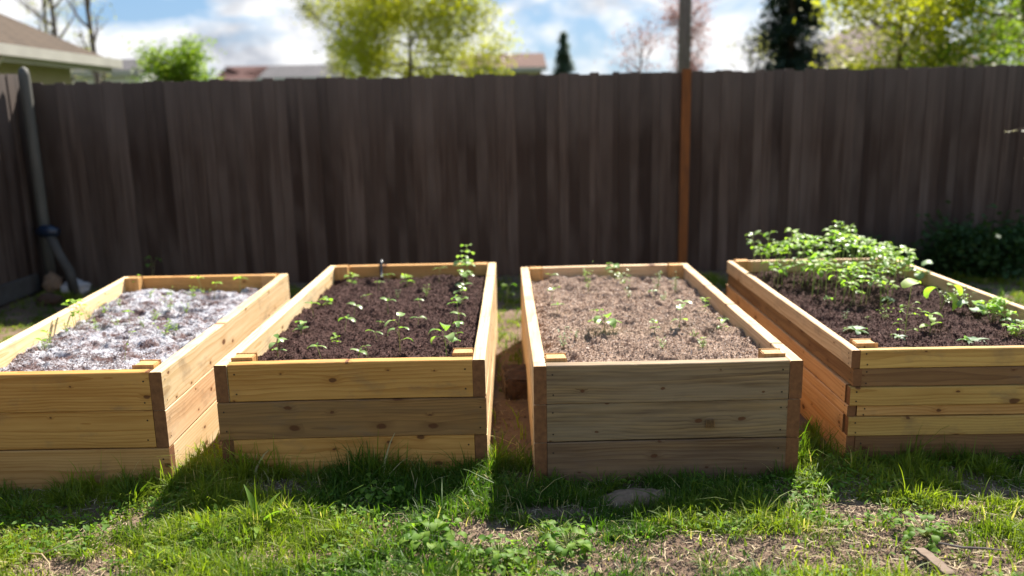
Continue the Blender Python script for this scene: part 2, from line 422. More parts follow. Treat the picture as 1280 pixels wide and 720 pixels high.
# ------------------------------------------------------------------ raised beds
T = 0.55
def board(name, A, B, z0, z1, th, mat, parent, out_off=0.0, screws=True, ends=True, label=None, extend=0.0):
    """board whose outer face runs A->B (2-D, inward side on the left of A->B); one mesh, local X along the board"""
    A = Vector((A[0], A[1])); B = Vector((B[0], B[1]))
    d = (B - A); L = d.length; d.normalize()
    nrm = Vector((-d.y, d.x))
    z0 += random.uniform(-.0012, .0012); out_off += random.uniform(-.0015, .0025)
    A = A - d*extend - nrm*out_off; L += 2*extend
    H = z1 - z0
    bm = bmesh.new()
    seg = max(2, int(L/0.09))
    y0, y1 = 0.0, th
    rings = []
    sd_ = random.random()*100
    bow = random.uniform(-0.0035, 0.0035); crown = random.uniform(-0.002, 0.002)
    bv = 0.0035
    prof = [(y0, -H/2+bv), (y0+bv, -H/2), (y1-bv, -H/2), (y1, -H/2+bv), (y1, H/2-bv), (y1-bv, H/2), (y0+bv, H/2), (y0, H/2-bv)]
    for i in range(seg+1):
        t = i/seg; x = (t-0.5)*L
        k = 4*t*(1-t)
        dy = bow*k + 0.0012*(mnoise.noise(Vector((t*6, sd_, 0)))); dz = crown*k + 0.0012*(mnoise.noise(Vector((t*9, sd_, 5))))
        rings.append([bm.verts.new((x, py+dy, pz+dz)) for py, pz in prof])
    n = len(prof)
    for i in range(seg):
        for k in range(n):
            bm.faces.new((rings[i][k], rings[i+1][k], rings[i+1][(k+1) % n], rings[i][(k+1) % n]))
    f0 = bm.faces.new(rings[0]); f1 = bm.faces.new(list(reversed(rings[-1])))
    if ends:
        f0.material_index = 1; f1.material_index = 1
    if screws:                                   # dark screw heads near each end, on the outer face
        for sx in (-1, 1):
            for pz in (-H*0.27, H*0.27):
                cx = sx*(L/2 - random.uniform(0.026, 0.036) - (0 if ends else 0)); cz = pz + random.uniform(-.006, .006)
                r = 0.0042
                vs_ = [bm.verts.new((cx + r*math.cos(a*PI/4), -0.0022 - abs(bow)*0.2, cz + r*math.sin(a*PI/4))) for a in range(8)]
                f = bm.faces.new(vs_); f.material_index = 2
    bmesh.ops.recalc_face_normals(bm, faces=bm.faces)
    me = bpy.data.meshes.new(name); bm.to_mesh(me); bm.free()
    for m_ in (mat, M['end'], M['hole']): me.materials.append(m_)
    o = bpy.data.objects.new(name, me)
    mid = A + d*(L/2)
    o.matrix_world = Matrix.Translation((mid.x, mid.y, (z0+z1)/2)) @ Matrix.Rotation(math.atan2(d.y, d.x), 4, 'Z')
    link(o)
    set_parent(o, parent)
    if label: o['label'] = label
    return o

def set_parent(o, p):
    mwd = o.matrix_world.copy() if o.type != 'EMPTY' else o.matrix_world.copy()
    o.parent = p
    o.matrix_parent_inverse = (Matrix.Translation(p.location) @ p.rotation_euler.to_matrix().to_4x4()).inverted()

def lerp2(a, b, t): return (a[0]+(b[0]-a[0])*t, a[1]+(b[1]-a[1])*t)
def unit(a, b):
    d = math.hypot(b[0]-a[0], b[1]-a[1]); return ((b[0]-a[0])/d, (b[1]-a[1])/d)
def along(a, b, s):
    u = unit(a, b); return (a[0]+u[0]*s, a[1]+u[1]*s)

def corner_post(c, dirs, top, parent, size=0.085):
    """post standing just inside a corner c; dirs = the two unit vectors pointing along the walls into the bed"""
    o2 = bpy.data.meshes.new('corner_post')
    bm = bmesh.new(); bmesh.ops.create_cube(bm, size=1.0)
    Hh = top + 0.04
    for v in bm.verts: v.co = Vector((v.co.z*Hh, v.co.y*size, v.co.x*size*1.08))
    bmesh.ops.bevel(bm, geom=bm.edges[:], offset=0.004, segments=2, affect='EDGES')
    bm.to_mesh(o2); bm.free()
    o2.materials.append(M['post'])
    ob = bpy.data.objects.new('corner_post', o2)
    a = math.atan2(dirs[0][1], dirs[0][0])
    # local X (grain) is vertical
    R = Matrix.Rotation(a, 4, 'Z') @ Matrix.Rotation(-PI/2, 4, 'Y')
    cx = c[0] + (dirs[0][0] + dirs[1][0])*size*0.54; cyy = c[1] + (dirs[0][1] + dirs[1][1])*size*0.54
    ob.matrix_world = Matrix.Translation((cx, cyy, (top - 0.04)/2 + 0.0)) @ R
    link(ob); set_parent(ob, parent)
    return ob

def make_bed(name, label, Q, th, front, sideL, sideR, back, post_top=0.014):
    """Q = FL, FR, BR, BL outer top corners. front = list of (z0, z1, 'S'|'F', mat, off); S: side boards run past the front board"""
    c = (sum(p[0] for p in Q)/4, sum(p[1] for p in Q)/4)
    root = empty(name, (c[0], c[1], 0), 0)
    tag(root, label, 'raised bed', 'timber raised garden beds in a row')
    FL, FR, BR, BL = Q
    g = 0.0015
    for (z0, z1, mode, mat, off) in front:
        if mode == 'S': board('front_board', along(FL, FR, th+g), along(FR, FL, th+g), z0, z1, th, M[mat], root, off)
        else: board('front_board', FL, FR, z0, z1, th, M[mat], root, off)
    for (z0, z1, mode, mat, off) in back:
        if mode == 'S': board('back_board', along(BR, BL, th+g), along(BL, BR, th+g), z0, z1, th, M[mat], root, off)
        else: board('back_board', BR, BL, z0, z1, th, M[mat], root, off)
    for (z0, z1, mode, mat, off) in sideR:
        if mode == 'S': board('side_board', FR, BR, z0, z1, th, M[mat], root, off)
        else: board('side_board', along(FR, BR, th+g), along(BR, FR, th+g), z0, z1, th, M[mat], root, off)
    for (z0, z1, mode, mat, off) in sideL:
        if mode == 'S': board('side_board', BL, FL, z0, z1, th, M[mat], root, off)
        else: board('side_board', along(BL, FL, th+g), along(FL, BL, th+g), z0, z1, th, M[mat], root, off)
    u = unit(FL, FR); v1 = unit(FL, BL); v2 = unit(FR, BR); u2 = unit(BL, BR)
    e = th + 0.004
    P0 = (FL[0]+(u[0]+v1[0])*e, FL[1]+(u[1]+v1[1])*e); P1 = (FR[0]+(-u[0]+v2[0])*e, FR[1]+(-u[1]+v2[1])*e)
    P2 = (BR[0]-(u2[0]+v2[0])*e, BR[1]-(u2[1]+v2[1])*e); P3 = (BL[0]+(u2[0]-v1[0])*e, BL[1]+(u2[1]-v1[1])*e)
    corner_post(P0, (u, v1), T+post_top, root); corner_post(P1, ((-u[0], -u[1]), v2), T+post_top, root)
    corner_post(P2, ((-u2[0], -u2[1]), (-v2[0], -v2[1])), T+post_top, root); corner_post(P3, (u2, (-v1[0], -v1[1])), T+post_top, root)
    return root

Lz = [(0.3695, T), (0.186, 0.3665), (-0.03, 0.183)]
def layers(mats, modes, offs=(0, 0, 0)):
    return [(Lz[i][0], Lz[i][1], modes[i], mats[i], offs[i]) for i in range(3)]

Q1 = [(-2.60, 3.662), (-1.594, 3.658), (-1.630, 6.041), (-2.826, 6.044)]
Q2 = [(-1.383, 3.742), (-0.132, 3.752), (-0.118, 6.336), (-1.383, 6.341)]
Q3 = [(0.088, 3.630), (1.302, 3.639), (1.299, 6.139), (0.066, 6.112)]
Q4 = [(1.579, 3.782), (2.862, 3.765), (2.855, 6.200), (1.611, 6.206)]
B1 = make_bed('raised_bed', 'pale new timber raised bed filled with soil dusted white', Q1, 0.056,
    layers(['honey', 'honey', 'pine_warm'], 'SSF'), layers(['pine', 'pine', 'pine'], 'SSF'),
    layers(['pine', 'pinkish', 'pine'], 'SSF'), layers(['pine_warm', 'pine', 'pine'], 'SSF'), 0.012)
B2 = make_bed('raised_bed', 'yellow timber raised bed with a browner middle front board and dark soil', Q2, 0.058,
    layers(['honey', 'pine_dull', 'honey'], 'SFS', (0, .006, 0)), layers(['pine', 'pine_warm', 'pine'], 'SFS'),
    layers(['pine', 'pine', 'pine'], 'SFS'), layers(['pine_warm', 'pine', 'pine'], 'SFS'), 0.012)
B3 = make_bed('raised_bed', 'greyish weathered timber raised bed filled with tan straw mulch', Q3, 0.058,
    layers(['weathered', 'weathered', 'weathered_dark'], 'SSS', (0, 0, .004)), layers(['pinkish', 'pinkish', 'pinkish'], 'SSS'),
    layers(['pinkish', 'pinkish', 'pine_dull'], 'SSS'), layers(['pinkish', 'pine', 'pine'], 'SSS'), 0.012)
# faint square grading stamp on the middle front board of the greyish bed
mb = MB(); sx, sz, sh = .890, .262, .019; yy = 3.6335 - .006
for k in range(6): mb.box(sx-sh+.004+k*.0066, sx-sh+.0060+k*.0066, yy, yy+.006, sz-sh+.004, sz+sh-.004 - (.006 if k % 2 else 0))
mb.box(sx-sh, sx+sh, yy, yy+.006, sz+sh-.0018, sz+sh); mb.box(sx-sh, sx+sh, yy, yy+.006, sz-sh, sz-sh+.0018)
mb.box(sx-sh, sx-sh+.0018, yy+.0005, yy+.006, sz-sh+.0018, sz+sh-.0018); mb.box(sx+sh-.0018, sx+sh, yy+.0005, yy+.006, sz-sh+.0018, sz+sh-.0018)
set_parent(mb.build('stamp_mark', M['pine_dull']), B3)
zs = [(0.461, T), (0.373, 0.459), (0.281, 0.371), (0.225, 0.279), (0.130, 0.223), (-0.03, 0.128)]
def l4(mats, modes, offs): return [(zs[i][0], zs[i][1], modes[i], mats[i], offs[i]) for i in range(6)]
B4 = make_bed('raised_bed', 'orange timber raised bed of six narrow courses with tall sprouts at its back', Q4, 0.040,
    l4(['yellow', 'cedar_dark', 'yellow', 'pine_warm', 'yellow', 'cedar_dark'], 'SSFSFS', (0, -.002, .012, 0, .010, .002)),
    l4(['pinkish', 'cedar_dark', 'cedar', 'cedar', 'cedar', 'cedar'], 'SSFSFS', (0, -.014, .003, .004, .006, .002)),
    l4(['pinkish', 'cedar', 'cedar', 'cedar', 'cedar', 'cedar'], 'SSFSFS', (0, -.008, .006, 0, .004, 0)),
    l4(['pinkish', 'cedar', 'cedar', 'cedar', 'cedar', 'cedar'], 'SSFSFS', (0, 0, 0, 0, 0, 0)), 0.016)

# ------------------------------------------------------------------ soil
def soil_mat(name, kind):
    m, nt, out = new_mat(name); N = NT(nt)
    tc = N.n('ShaderNodeTexCoord').outputs['Object']
    a = N.noise(tc, 9, 5, 0.6); b = N.noise(tc, 60, 5, 0.7); c3 = N.noise(tc, 220, 3, 0.7)
    vor = N.voro(tc, 120)
    if kind == 'dark':
        c = N.mix(N.mapr(b, 0.3, 0.7), (0.080, 0.036, 0.029), (0.030, 0.013, 0.011))
        c = N.mix(N.mapr(c3, 0.56, 0.72, 0, .8), c, (0.15, 0.075, 0.062))
        c = N.mix(N.mapr(a, 0.5, 0.7, 0, .4), c, (0.05, 0.024, 0.02))
    elif kind == 'white':
        c = N.mix(N.mapr(b, 0.3, 0.7), (0.17, 0.10, 0.09), (0.07, 0.04, 0.038))
        big = N.noise(tc, 8.5, 4, 0.7)
        fl = N.math('ADD', N.math('MULTIPLY', big, 0.62), N.math('MULTIPLY', c3, 0.38))
        c = N.mix(N.mapr(fl, 0.45, 0.55, 0, .93), c, (0.52, 0.52, 0.56))
    else:
        c = N.mix(N.mapr(b, 0.3, 0.7), (0.34, 0.23, 0.165), (0.16, 0.10, 0.075))
        c = N.mix(N.mapr(c3, 0.5, 0.66, 0, .8), c, (0.50, 0.37, 0.28))
        c = N.mix(N.mapr(a, 0.50, 0.64, 0, .7), c, (0.13, 0.08, 0.06))
    h = N.math('ADD', N.math('MULTIPLY', b, 0.6), N.math('MULTIPLY', c3, 0.4))
    N.bsdf(out, c, 0.9, N.bump(h, 1.0, 0.012), spec=0.2)
    return m

CHIP = {
 'dark': [simple_mat('bark_chip', (0.085, 0.040, 0.031), (0.035, 0.016, 0.012), 30, 0.9), simple_mat('red_bark_chip', (0.17, 0.082, 0.065), (0.10, 0.05, 0.04), 30, 0.85)],
 'white': [simple_mat('white_fibre', (0.68, 0.68, 0.73), (0.42, 0.39, 0.44), 30, 0.6, spec=0.5), simple_mat('brown_crumb', (0.15, 0.08, 0.07), (0.07, 0.04, 0.035), 30, 0.9)],
 'straw': [simple_mat('tan_chip', (0.46, 0.335, 0.25), (0.26, 0.175, 0.13), 30, 0.85), simple_mat('pale_chip', (0.68, 0.54, 0.45), (0.48, 0.36, 0.29), 30, 0.8)],
}
SOIL_H = {}
def make_soil(Q, th, kind, label, seed, nchips, base=0.455):
    cx = sum(p[0] for p in Q)/4; cyy = sum(p[1] for p in Q)/4
    e = th - 0.004
    FL, FR, BR, BL = [Vector(p) for p in Q]
    def inset(p, a, b):
        return p + (a-p).normalized()*e + (b-p).normalized()*e
    c0, c1, c2, c3 = inset(FL, FR, BL), inset(FR, FL, BR), inset(BR, BL, FR), inset(BL, BR, FL)
    nu, nv = 150, 290
    U, W = np.meshgrid(np.linspace(0, 1, nu), np.linspace(0, 1, nv))
    def bil(U, W):
        return [(c0[k]*(1-U)*(1-W) + c1[k]*U*(1-W) + c2[k]*U*W + c3[k]*(1-U)*W) for k in (0, 1)]
    X, Y = bil(U, W)
    edge = np.minimum(np.minimum(U, 1-U)*1.15, np.minimum(W, 1-W)*2.4)
    def height(X, Y, edge):
        z = base + 0.05*(fbm(X, Y, 2.2, 2, seed) - 0.5) + 0.058*(fbm(X, Y, 9.0, 4, seed+5, .6) - 0.5)
        hol = fbm(X, Y, 7.5, 2, seed+51)
        z = z - (0.030 if kind != 'dark' else .012)*np.clip((hol-.60)/.14, 0, 1)
        z = z + 0.022*(fbm(X, Y, 24.0, 3, seed+15, .65) - 0.5) + 0.024*(fbm(X, Y, 55.0, 3, seed+9, .7) - 0.5)
        return z + 0.02*np.clip(edge/0.12, 0, 1) - 0.006
    Z = height(X, Y, edge)
    SOIL_H[kind + str(seed)] = None
    V = np.stack([X-cx, Y-cyy, Z], -1).reshape(-1, 3)
    idx = np.arange(nu*nv).reshape(nv, nu)
    Fq = np.stack([idx[:-1, :-1], idx[:-1, 1:], idx[1:, 1:], idx[1:, :-1]], -1).reshape(-1, 4)
    # crumbs, chips and fibres lying on it
    r = np.random.default_rng(seed)
    u, v = r.random(nchips), r.random(nchips)
    px, py = bil(u, v)
    pe = np.minimum(np.minimum(u, 1-u)*1.15, np.minimum(v, 1-v)*2.4)
    pz = height(px, py, pe)
    ln = r.uniform(0.003, 0.009, nchips)*(1 + 1.1*(r.random(nchips) > 0.93)); wd = r.uniform(0.0012, 0.0035, nchips)
    if kind == 'straw': ln *= 0.72
    if kind == 'dark': ln *= 0.62; wd *= 1.25
    ln *= np.exp(r.normal(0, .3, nchips)); wd *= np.exp(r.normal(0, .3, nchips))
    if kind == 'white': ln *= 0.75; wd *= 0.5
    ang = r.uniform(0, 2*PI, nchips); tl = r.normal(0, 0.6, nchips); ro = r.normal(0, 0.6, nchips)
    dx, dy, dz = np.cos(ang)*np.cos(tl)*ln, np.sin(ang)*np.cos(tl)*ln, np.sin(tl)*ln
    wx, wy, wz = -np.sin(ang)*np.cos(ro)*wd, np.cos(ang)*np.cos(ro)*wd, np.sin(ro)*wd
    ctr = np.stack([px-cx, py-cyy, pz+0.0025+np.abs(dz)*0.3], -1)
    D = np.stack([dx, dy, dz], -1); Wd = np.stack([wx, wy, wz], -1)
    up = np.array([0, 0, 1.0])*wd[:, None]*0.9
    cv = np.stack([ctr-D-Wd*.6, ctr-D*.2-Wd+up*.4, ctr+D*.9, ctr+Wd+up, ctr-D*.8+Wd*.8], 1).reshape(-1, 3)
    b0 = len(V)
    ci = b0 + np.arange(nchips)[:, None]*5 + np.array([0, 1, 2, 3, 4])[None]
    loops = np.concatenate([Fq.ravel(), ci.ravel()])
    starts = np.concatenate([np.arange(len(Fq))*4, len(Fq)*4 + np.arange(nchips)*5])
    totals = np.concatenate([np.full(len(Fq), 4), np.full(nchips, 5)])
    if kind == 'white':
        big = fbm(px, py, 6.0, 3, seed+77)
        isw = ((big + r.normal(0, 0.05, nchips)) > 0.47) & (fbm(px, py, 7.5, 2, seed+51) < .63)
        fm = np.where(isw, 1, 2)
    else:
        fm = np.where(r.random(nchips) < 0.28, 2, 1)
    fmat = np.concatenate([np.zeros(len(Fq), int), fm])
    o = mesh_np('garden_soil', np.concatenate([V, cv]), loops, starts, totals, [SOILM[kind]] + CHIP[kind], fmat=fmat)
    o.location = (cx, cyy, 0)
    me = o.data
    sm = np.zeros(len(starts), bool); sm[:len(Fq)] = True; me.polygons.foreach_set('use_smooth', sm)
    tag(o, label, 'soil', 'soil filling the raised beds', 'stuff')
    def hz(x, y):
        return float(height(np.array([x]), np.array([y]), np.array([0.2]))[0])
    return hz
SOILM = {k: soil_mat(k + '_soil', k) for k in ('dark', 'white', 'straw')}
H1 = make_soil(Q1, 0.056, 'white', 'dark soil coated with white flecks in the pale bed', 3, 42000, 0.462)
H2 = make_soil(Q2, 0.058, 'dark', 'dark reddish brown soil with rows of seedlings', 21, 42000, 0.458)
H3 = make_soil(Q3, 0.058, 'straw', 'tan shredded mulch in the greyish weathered bed', 41, 46000, 0.470)
H4 = make_soil(Q4, 0.040, 'dark', 'dark crumbly soil under the leafy clump of sprouts', 61, 42000, 0.462)

# ------------------------------------------------------------------ small plants
class PB:
    """leaf builder: rows across a leaf give a rounded, folded, curved blade"""
    def __init__(s): s.V = []; s.F = []; s.T = []
    def leaf(s, base, yaw, pitch, length, width, curl=0.5, shape='oval', tint=None, fold=0.18, seg=6):
        tint = random.random() if tint is None else tint
        b = len(s.V); p = Vector(base); ang = pitch
        dirh = Vector((math.cos(yaw), math.sin(yaw), 0)); side = Vector((-math.sin(yaw), math.cos(yaw), 0))
        roll = random.uniform(-.35, .35)
        for i in range(seg+1):
            t = i/seg
            if shape == 'oval': wv = math.sin(PI*min(1, t*0.94+0.03))**0.75
            elif shape == 'round': wv = max(0.12, math.sqrt(max(0, 1-(2*t*0.97-0.95)**2)))
            elif shape == 'heart': wv = (1.0 if t > .12 else .75)*math.cos(PI/2*max(0, (t-0.30)/0.72))**0.8 if t > .3 else (0.7+1.0*t)
            else: wv = math.sin(PI*t**0.8*0.97+0.03)
            hw = max(width*0.5*wv, width*0.03)
            d = dirh*math.cos(ang) + Vector((0, 0, math.sin(ang)))
            nr = -dirh*math.sin(ang) + Vector((0, 0, math.cos(ang)))
            sdv = (side*math.cos(roll) + nr*math.sin(roll))
            wob = math.sin(t*9 + tint*20)*width*0.03
            s.V += [p - sdv*hw + nr*(hw*fold+wob), p.copy(), p + sdv*hw + nr*(hw*fold-wob)]
            p = p + d*(length/seg); ang -= curl/seg*2
        for i in range(seg):
            a = b + i*3
            s.F += [(a, a+1, a+4, a+3), (a+1, a+2, a+5, a+4)]; s.T += [tint, tint]
    def stem(s, pts, r0, r1, n=5):
        tint = random.random(); mb = MB(); k = len(pts)
        mb.tube(pts, [r0+(r1-r0)*i/(k-1) for i in range(k)], n)
        b = len(s.V); s.V += [Vector(v) for v in mb.V]; s.F += [tuple(i+b for i in f) for f in mb.F]; s.T += [tint]*len(mb.F)
    def build(s, name, mat, parent=None):
        loops = [i for f in s.F for i in f]; tot = [len(f) for f in s.F]; st = np.concatenate([[0], np.cumsum(tot)[:-1]])
        return mesh_np(name, np.array([tuple(v) for v in s.V]), loops, st, tot, mat, parent, smooth=True, tint=s.T)

def curve_pts(h, lean=0.15, n=5):
    a = random.uniform(0, 2*PI); l = random.uniform(0.3, 1)*lean*h
    return [Vector((math.cos(a)*l*(i/n)**2, math.sin(a)*l*(i/n)**2, h*i/n)) for i in range(n+1)]

def grow(kind, w, h):
    """returns (stem PB, leaf PB, leaf material) for one young plant of spread w, height h"""
    st, lf = PB(), PB(); mat = 'sprout'
    yaw0 = random.uniform(-.6, .6)
    if kind == 'c':                                   # two seed leaves
        pts = curve_pts(h, .25); st.stem(pts, 0.0016, 0.0011); tp = pts[-1]
        for k in (0, 1):
            y = yaw0 + k*PI + random.uniform(-.3, .3); L = w*random.uniform(.46, .54)
            lf.leaf(tp, y, random.uniform(.15, .55), L, L*.46, random.uniform(.3, .7))
        if random.random() < .55:
            lf.leaf(tp, yaw0+PI/2, .9, w*.22, w*.12, .2); lf.leaf(tp, yaw0-PI/2, .9, w*.2, w*.11, .2)
    elif kind == 'q':                                 # seed leaves plus several true leaves in two tiers
        pts = curve_pts(h, .2); st.stem(pts, 0.002, 0.0014)
        for tier, (fr, sc) in enumerate(((.45, .8), (.78, 1), (1, .8))):
            p = pts[int(round(fr*5))]
            for k in range(2):
                y = yaw0 + tier*PI/2*.8 + k*PI + random.uniform(-.4, .4); L = w*.52*sc*random.uniform(.85, 1.1)
                lf.leaf(p, y, random.uniform(.2, .7), L, L*random.uniform(.5, .62), random.uniform(.3, .8))
        mat = random.choice(['sprout', 'sprout', 'sprout_light'])
    elif kind == 'f':                                 # wispy: many thin strands with tiny leaflets
        n = random.randint(5, 8)
        for k in range(n):
            a = random.uniform(0, 2*PI); hh = h*random.uniform(.5, 1.05); rr = w*.5*random.uniform(.1, .85)
            pts = [Vector((math.cos(a)*rr*t**1.4, math.sin(a)*rr*t**1.4, hh*t)) for t in (0, .35, .7, 1)]
            st.stem(pts, 0.0011, 0.0006, 4)
            for j in (1, 2, 3):
                for q_ in range(2):
                    lf.leaf(pts[j], a+random.uniform(-1.8, 1.8), random.uniform(-.1, .8), w*random.uniform(.10, .19), w*.06, .3, seg=3)
        mat = random.choice(['sprout', 'sprout_light', 'sprout_grey'])
    elif kind == 's':                                 # single tall thin shoot
        pts = curve_pts(h, .35); st.stem(pts, 0.0016, 0.0009)
        for k in range(3):
            lf.leaf(pts[-1] if k < 2 else pts[3], yaw0+k*2.4, .5, w*.45, w*.22, .6)
        mat = 'sprout_light'
    elif kind == 'b':                                 # bean-like: broad leaves on stalks
        pts = curve_pts(h*.75, .15); st.stem(pts, 0.003, 0.002)
        for k in range(5):
            y = yaw0 + k*2.4; L = w*random.uniform(.36, .5); pb = pts[2+min(3, k)]
            e = pb + Vector((math.cos(y)*w*.16, math.sin(y)*w*.16, h*random.uniform(.05, .25)))
            st.stem([pb, (pb+e)/2+Vector((0, 0, .006)), e], .0014, .001, 4)
            lf.leaf(e, y+random.uniform(-.4, .4), random.uniform(-.1, .6), L, L*.72, random.uniform(.4, 1.1), 'heart')
        mat = 'sprout_light' if w < .12 else 'sprout'
    elif kind == 'r':                                 # low rosette of long leaves
        for k in range(7):
            y = yaw0 + k*2.4; L = w*random.uniform(.42, .6)
            lf.leaf((0, 0, .008+.002*k), y, random.uniform(.15, .6), L, L*.38, random.uniform(.3, .8))
        st.stem([(0, 0, -.01), (0, 0, .012)], .003, .002)
        mat = 'sprout_grey'
    elif kind == 'k':                                 # rounded grey green leaves
        for k in range(6):
            y = yaw0 + k*2.4; L = w*random.uniform(.34, .5); r_ = w*.16
            e = Vector((math.cos(y)*r_, math.sin(y)*r_, h*random.uniform(.3, .75)))
            st.stem([(0, 0, 0), e*.5+Vector((0, 0, .008)), e], .002, .0013, 4)
            lf.leaf(e, y, random.uniform(.0, .8), L, L*.9, random.uniform(.5, 1.2), 'round')
        mat = 'sprout_grey'
    elif kind == 'm':                                 # bushy
        for k in range(13):
            a = random.uniform(0, 2*PI); r_ = w*.42*math.sqrt(random.random()); e = Vector((math.cos(a)*r_, math.sin(a)*r_, h*random.uniform(.4, 1)))
            st.stem([(0, 0, 0), e*.5+Vector((0, 0, .01)), e], .0018, .001, 4)
            for q_ in range(3):
                lf.leaf(e, random.uniform(0, 2*PI), random.uniform(-.2, .7), w*random.uniform(.16, .28), w*random.uniform(.10, .15), random.uniform(.3, .9))
        mat = 'sprout_light'
    elif kind == 'v':                                 # big squash leaves on a long stalk
        for k, (yy, ll) in enumerate(((.1, .75), (2.3, .62), (-1.0, .8))):
            e = Vector((math.cos(yy)*w*.2, math.sin(yy)*w*.2, h*(.95-.12*k)))
            st.stem([(0, 0, 0), e*.5+Vector((.01, 0, .02)), e], .0028, .0016, 5)
            lf.leaf(e, yy, .1-.5*k*.5, w*ll, w*ll*.62, 1.0, 'round', fold=.1)
        mat = 'sprout_light'
    elif kind == 'z':                                 # spindly climber with one broad leaf on top
        pts = curve_pts(h, .12, 7); st.stem(pts, .0026, .0016)
        for k in range(12):
            p = pts[random.randint(1, 4)]; a = random.uniform(0, 2*PI); e = p + Vector((math.cos(a), math.sin(a), random.uniform(-.2, .6)))*w*.3
            st.stem([p, e], .0012, .0007, 4); lf.leaf(e, a, .2, w*.26, w*.13, .6)
        lf.leaf(pts[-1]+Vector((.03, 0, 0)), PI+.3, .15, w*.85, w*.6, .5, 'round', fold=.1, tint=.9); lf.leaf(pts[-1], .3, .3, w*.5, w*.3, .7, 'heart', tint=.8)
        mat = 'sprout_light'
    elif kind == 't':                                 # tall thin stem with a head of leaves
        pts = curve_pts(h, .22, 6); st.stem(pts, .0028, .0019)
        for k in range(random.randint(7, 11)):
            p = pts[-1] if k < 5 else pts[5]
            y = yaw0 + k*2.4 + random.uniform(-.4, .4); L = w*random.uniform(.30, .52)
            e = p + Vector((math.cos(y), math.sin(y), .35))*w*.13
            st.stem([p, e], .0011, .0009, 4)
            lf.leaf(e, y, random.uniform(-.1, .8), L, L*random.uniform(.45, .62), random.uniform(.3, 1.0))
        mat = random.choice(['sprout_clump', 'sprout_light', 'sprout_clump', 'sprout'])
    return st, lf, mat

KIND_WORDS = {'c': 'two-leaf seedling', 'q': 'leafy seedling', 'f': 'wispy seedling', 's': 'thin upright shoot', 'b': 'broad-leaved bean-like seedling',
              'r': 'low rosette seedling', 'k': 'round-leaved grey green seedling', 'm': 'bushy light green seedling', 'v': 'squash seedling with drooping leaves',
              'z': 'spindly stalk with one broad leaf', 't': 'thin-stemmed sprout'}
ORD = ['first', 'second', 'third', 'fourth', 'fifth', 'sixth', 'seventh', 'eighth', 'ninth', 'tenth', 'eleventh', 'twelfth', 'thirteenth', 'fourteenth', 'fifteenth', 'sixteenth']
def plant_all(lst, hz, bedname, where, group, rowlen, split, sc=1.0, rowword='row'):
    """rows are counted from the front, plants in a row from the left; makes every label unique"""
    order = sorted(range(len(lst)), key=lambda i: lst[i][1])
    rows = [order[i:i+rowlen] for i in range(0, len(order), rowlen)]
    for ri, row in enumerate(rows):
        row.sort(key=lambda i: lst[i][0])
        for ci, i in enumerate(row):
            x, y, w_, k, h = lst[i]
            h = h or w_*.7
            st, lf, mat = grow(k, w_*sc, h*sc*(1.0 if k in 'tz' else 1.15))
            if not split: mat = 'sprout_light'
            nm = 'sprout' if k == 't' else 'seedling'
            z = hz(x, y) - .003
            lab = '%s %s, %s from left in %s row back' % (KIND_WORDS[k], where, ORD[ci], ORD[ri])
            if split:
                root = empty(nm, (x, y, z)); tag(root, lab, 'seedling', group)
                st.build('stem', M['stem'], root); lf.build('leaves', M[mat], root)
            else:                                     # a few pixels each: stem and leaves in one mesh
                b = len(st.V); n0 = len(st.F)
                st.V += lf.V; st.F += [tuple(i_+b for i_ in f) for f in lf.F]; st.T += lf.T
                o = st.build(nm, [M['stem'], M[mat]]); o.location = (x, y, z)
                fm = np.zeros(len(st.F), np.int32); fm[n0:] = 1; o.data.polygons.foreach_set('material_index', fm)
                tag(o, lab, 'seedling', group)

P1 = [[-2.727, 4.501, 0.048, "c", 0.0], [-2.638, 4.494, 0.043, "f", 0.0], [-2.622, 4.692, 0.059, "f", 0.0], [-2.623, 4.783, 0.076, "s", 0.076], [-2.637, 4.878, 0.077, "s", 0.085], [-2.566, 4.809, 0.076, "s", 0.076], [-2.74, 4.984, 0.063, "s", 0.063], [-2.453, 4.819, 0.061, "f", 0.0], [-2.566, 5.177, 0.066, "f", 0.0], [-2.281, 4.882, 0.053, "c", 0.046], [-2.199, 5.292, 0.075, "f", 0.0], [-2.137, 5.521, 0.07, "f", 0.0], [-1.975, 5.466, 0.059, "c", 0.062], [-2.215, 6.317, 0.072, "c", 0.06], [-1.94, 5.922, 0.075, "c", 0.052], [-2.213, 5.062, 0.054, "f", 0.0], [-1.974, 4.642, 0.088, "f", 0.0], [-1.957, 4.093, 0.026, "s", 0.078], [-2.161, 4.796, 0.046, "f", 0.0], [-2.335, 4.835, 0.046, "f", 0.0], [-2.752, 5.973, 0.038, "s", 0.057], [-2.561, 4.424, 0.048, "f", 0.0], [-2.74, 4.384, 0.055, "c", 0.0], [-2.036, 5.132, 0.055, "f", 0.0], [-2.18, 5.871, 0.056, "f", 0.0], [-2.48, 5.635, 0.061, "f", 0.0], [-1.948, 4.73, 0.051, "f", 0.0], [-2.391, 5.756, 0.055, "f", 0.0], [-2.592, 5.039, 0.054, "f", 0.0], [-2.539, 5.321, 0.051, "f", 0.0]]
